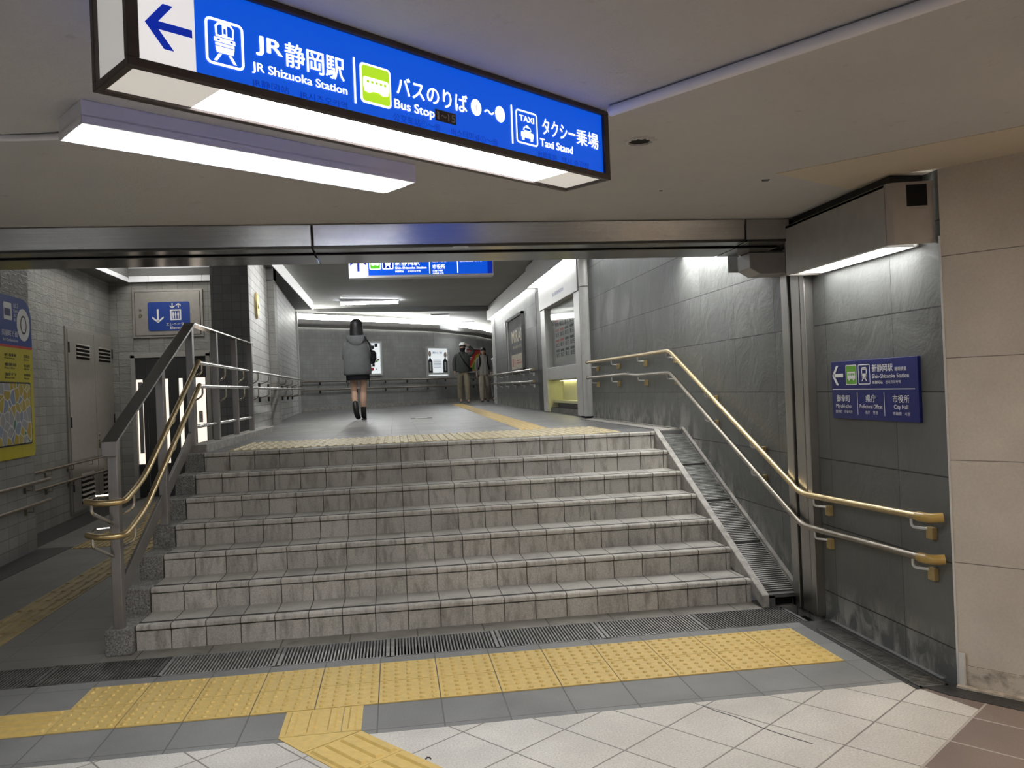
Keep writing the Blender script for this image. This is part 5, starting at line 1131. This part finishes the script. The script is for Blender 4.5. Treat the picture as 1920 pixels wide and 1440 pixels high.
# ---- a person walking towards the viewer, built facing +y and turned round
def walker(x, y, label, H, rz, shirt, trousers, shoes, cap=None, raised=False, rucksack=False, mask=False, phase=1, hairlen=0, shirt_len=.86, bulk=1.):
    t = thing('person', label, 'person', (x, y, pz(y)), rz); k = H/1.72
    S = lambda a, b, c: (a*k, b*k, c*k)
    n = {'pelvis': (S(0, 0, .93), .09*k), 'waist': (S(0, .0, 1.08), .085*k), 'chest': (S(0, 0, 1.28), (.105*k, .09*k)), 'neck0': (S(0, -.01, 1.43), .05*k), 'neck1': (S(0, .01, 1.50), .043*k), 'skull': (S(0, .02, 1.57), .055*k)}
    e = [('pelvis', 'waist'), ('waist', 'chest'), ('chest', 'neck0'), ('neck0', 'neck1'), ('neck1', 'skull')]
    arms = {}
    for sg, T in ((-1, 'l'), (1, 'r')):
        sh = S(sg*.185*bulk, 0, 1.40)
        if raised and sg < 0: el, wr, hdv = S(-.33, .06, 1.47), S(-.15, .12, 1.66), (.8, -.1, .45)
        else: el, wr, hdv = S(sg*.235*bulk, -.03+sg*.03*phase, 1.14), S(sg*.235*bulk, .06+sg*.05*phase, .90), (0, .15, -1)
        n[T+'sh'] = (S(sg*.15*bulk, 0, 1.385), .045*k); n[T+'el'] = (el, .040*k); n[T+'wrist'] = (wr, .027*k); arms[T] = (sh, el, wr)
        e += [('neck0', T+'sh'), (T+'sh', T+'el'), (T+'el', T+'wrist')]
        hand(n, e, T, wr, hdv, (0, 0, -1) if (raised and sg < 0) else (-sg, 0, 0), (0, 1, 0), .35, k)
        st_ = sg*phase*.16
        n[T+'hip'] = (S(sg*.09, 0, .88), .09*k); n[T+'kn'] = (S(sg*.09, st_*.7+.03, .50), .058*k); n[T+'an'] = (S(sg*.085, st_, .10+(.04 if st_ < 0 else 0)), .04*k); n[T+'to'] = (S(sg*.095, st_+.13, .04), .035*k)
        e += [('pelvis', T+'hip'), (T+'hip', T+'kn'), (T+'kn', T+'an'), (T+'an', T+'to')]
    finish_body(t, n, e, (S(0, .03, 1.595), k*1.0, -.05))
    sm = MB(); sm.loft([[(a*k, b*k, c*k) for a, b, c in r] for r in (ell(0, 0, shirt_len, .20*bulk, .145, wob=.02), ell(0, 0, shirt_len+.02, .205*bulk, .15, wob=.02), ell(0, 0, 1.05, .19*bulk, .145, wob=.02, ph=2), ell(0, .0, 1.22, .20*bulk, .14), ell(0, 0, 1.36, .195*bulk, .12), ell(0, 0, 1.435, .13*bulk, .09), ell(0, .005, 1.475, .07, .068))])
    sh_ = sm.build('shirt', shirt, t, smooth=True, world=False)
    for T in 'lr':
        a, b, c = (V3(q) for q in arms[T]); nn = {'z': (S(a.x/k*.55, 0, 1.37), .085*k), 'a': (tuple(a*.97), .078*k), 'm': (tuple((a+b)/2), .066*k), 'b': (tuple(b), .060*k), 'c': (tuple(b+(c-b)*.92), .044*k)}
        MB().add(*skin(nn, [('z', 'a'), ('a', 'm'), ('m', 'b'), ('b', 'c')], 'z')).build('sleeve', shirt, sh_, smooth=True, world=False)
    MB().tube([S(-.06, .02, 1.475), S(-.03, .085, 1.45), S(0, .10, 1.41), S(.03, .085, 1.45), S(.06, .02, 1.475)], .014*k, 8).build('collar', shirt, sh_, smooth=True, world=False)
    nn = {'pelvis': (S(0, 0, .92), (.145*k, .12*k)), 'top': (S(0, 0, 1.0), (.15*k, .11*k))}; ee = [('pelvis', 'top')]
    for sg, T in ((-1, 'l'), (1, 'r')):
        st_ = sg*phase*.16
        nn[T+'hip'] = (S(sg*.092, 0, .84), .108*k); nn[T+'kn'] = (S(sg*.092, st_*.7+.02, .50), .092*k); nn[T+'sn'] = (S(sg*.09, st_*.9, .27), .084*k); nn[T+'an'] = (S(sg*.087, st_+.01, .045+(.04 if st_ < 0 else 0)), .084*k)
        ee += [('pelvis', T+'hip'), (T+'hip', T+'kn'), (T+'kn', T+'sn'), (T+'sn', T+'an')]
    MB().add(*skin(nn, ee, 'pelvis')).build('trousers', trousers, t, smooth=True, world=False)
    for sg in (-1, 1):
        st_ = sg*phase*.16; s = MB(); shoe(s, S(sg*.088, st_-.055, .03 if st_ < 0 else 0), (sg*.08, 1, -.12 if st_ < 0 else 0), k); s.build('shoe', shoes, t, smooth=True, world=False)
    hz = 1.595
    s = MB(); s.loft([[(a*k, b*k, c*k) for a, b, c in r] for r in (ell(0, .03, hz+.132, .03, .035), ell(0, .03, hz+.115, .066, .080), ell(0, .028, hz+.075, .086, .108), ell(0, .020, hz+.040, .090, .112 if hairlen else .100), ell(0, -.012, hz+.0, .090, .085), ell(0, -.022, hz-.05, .086, .066), ell(0, -.022, hz-.07-hairlen, .075 if not hairlen else .10, .058))])
    s.build('hair', hairm, t, smooth=True, world=False)
    if cap:
        s = MB(); s.m = 0; s.loft([[(a*k, b*k, c*k) for a, b, c in r] for r in (ell(0, .03, hz+.15, .03, .035), ell(0, .03, hz+.14, .07, .08), ell(0, .03, hz+.10, .093, .112), ell(0, .03, hz+.06, .097, .117))]); s.m = 1
        s.loft([[(a*k, b*k, c*k) for a, b, c in r] for r in (ell(0, .10, hz+.066, .078, .10), ell(0, .103, hz+.054, .080, .105), ell(0, .103, hz+.046, .07, .095))])
        s.build('cap', list(cap), t, smooth=True, world=False)
    if mask:
        s = MB(); s.loft([[(rx*cos(a)*k, (.03+ry*sin(a))*k, z*k) for a in [radians(-5+190*j/15) for j in range(16)]] for rx, ry, z in ((.045, .075, hz-.118), (.066, .097, hz-.085), (.073, .108, hz-.04), (.074, .108, hz-.012))], False)
        s.build('face_mask', bk, t, smooth=True, world=False)
    return t, k, S
sh1 = cloth('dark_green_grey_cotton', (.065, .072, .064)); kh = cloth('khaki_cotton', (.26, .22, .155)); gsh = plain('grey_canvas_shoe', (.20, .19, .17), .7)
t, k, S = walker(1.62, 18.55, 'person in a dark shirt and cap holding a hand up to the cap', 1.71, radians(183), sh1, kh, gsh, cap=(M['signwhite'], M['dark']), raised=True, mask=True, phase=-1, shirt_len=.90, bulk=1.08)
s = MB(); s.tube([S(.10, .02, 1.46), S(.08, .125, 1.36), S(-.02, .165, 1.18), S(-.14, .155, 1.03), S(-.20, .08, .95), S(-.12, -.15, 1.05), S(.06, -.14, 1.38), S(.10, .0, 1.46)], .017, 8); sg_ = s.build('bag_strap', bk, t, smooth=True, world=False)
MB().loft([[S(-.215+.03*cos(2*pi*j/10), .10+.07*sin(2*pi*j/10), z) for j in range(10)] for z in (.90, .93, .99, 1.01)]).build('pouch', bk, sg_, smooth=True, world=False)
tt = NT('striped_cotton'); uu = tt.math('FRACT', tt.math('MULTIPLY', tt.dot(X), 26)); tt.l(tt.noise(8, 3), tt.b.inputs['Roughness']); strp = tt.fin(tt.mix(tt.ramp(uu, .42, .5), (.46, .43, .39), (.22, .20, .18)), .85)
bg = cloth('beige_cotton', (.42, .36, .29)); bs = plain('black_shoe', (.012, .011, .011), .5)
t, k, S = walker(2.24, 18.85, 'person in a pale striped shirt with black rucksack straps', 1.58, radians(178), strp, bg, bs, phase=1, hairlen=.05, shirt_len=.86, bulk=1.0)
s = MB()
for sg in (-1, 1): s.tube([S(sg*.11, -.12, 1.40), S(sg*.12, -.02, 1.475), S(sg*.115, .10, 1.40), S(sg*.12, .15, 1.22), S(sg*.17, .10, 1.05), S(sg*.14, -.14, 1.02)], .02, 8)
st_ = s.build('rucksack_strap', bk, t, smooth=True, world=False)
MB().loft([[S(.17*cos(2*pi*j/16)*q, -.21+.085*sin(2*pi*j/16)*q, z) for j in range(16)] for q, z in ((.8, .98), (1, 1.02), (1, 1.32), (.8, 1.42), (.3, 1.45))]).build('rucksack', bk, t, smooth=True, world=False)
t, k, S = walker(2.72, 19.9, 'person in grey mostly hidden behind the walker in the striped shirt', 1.55, radians(170), cloth('pale_grey_cotton', (.36, .36, .35)), cloth('grey_cotton', (.25, .25, .25)), bs, phase=-1)
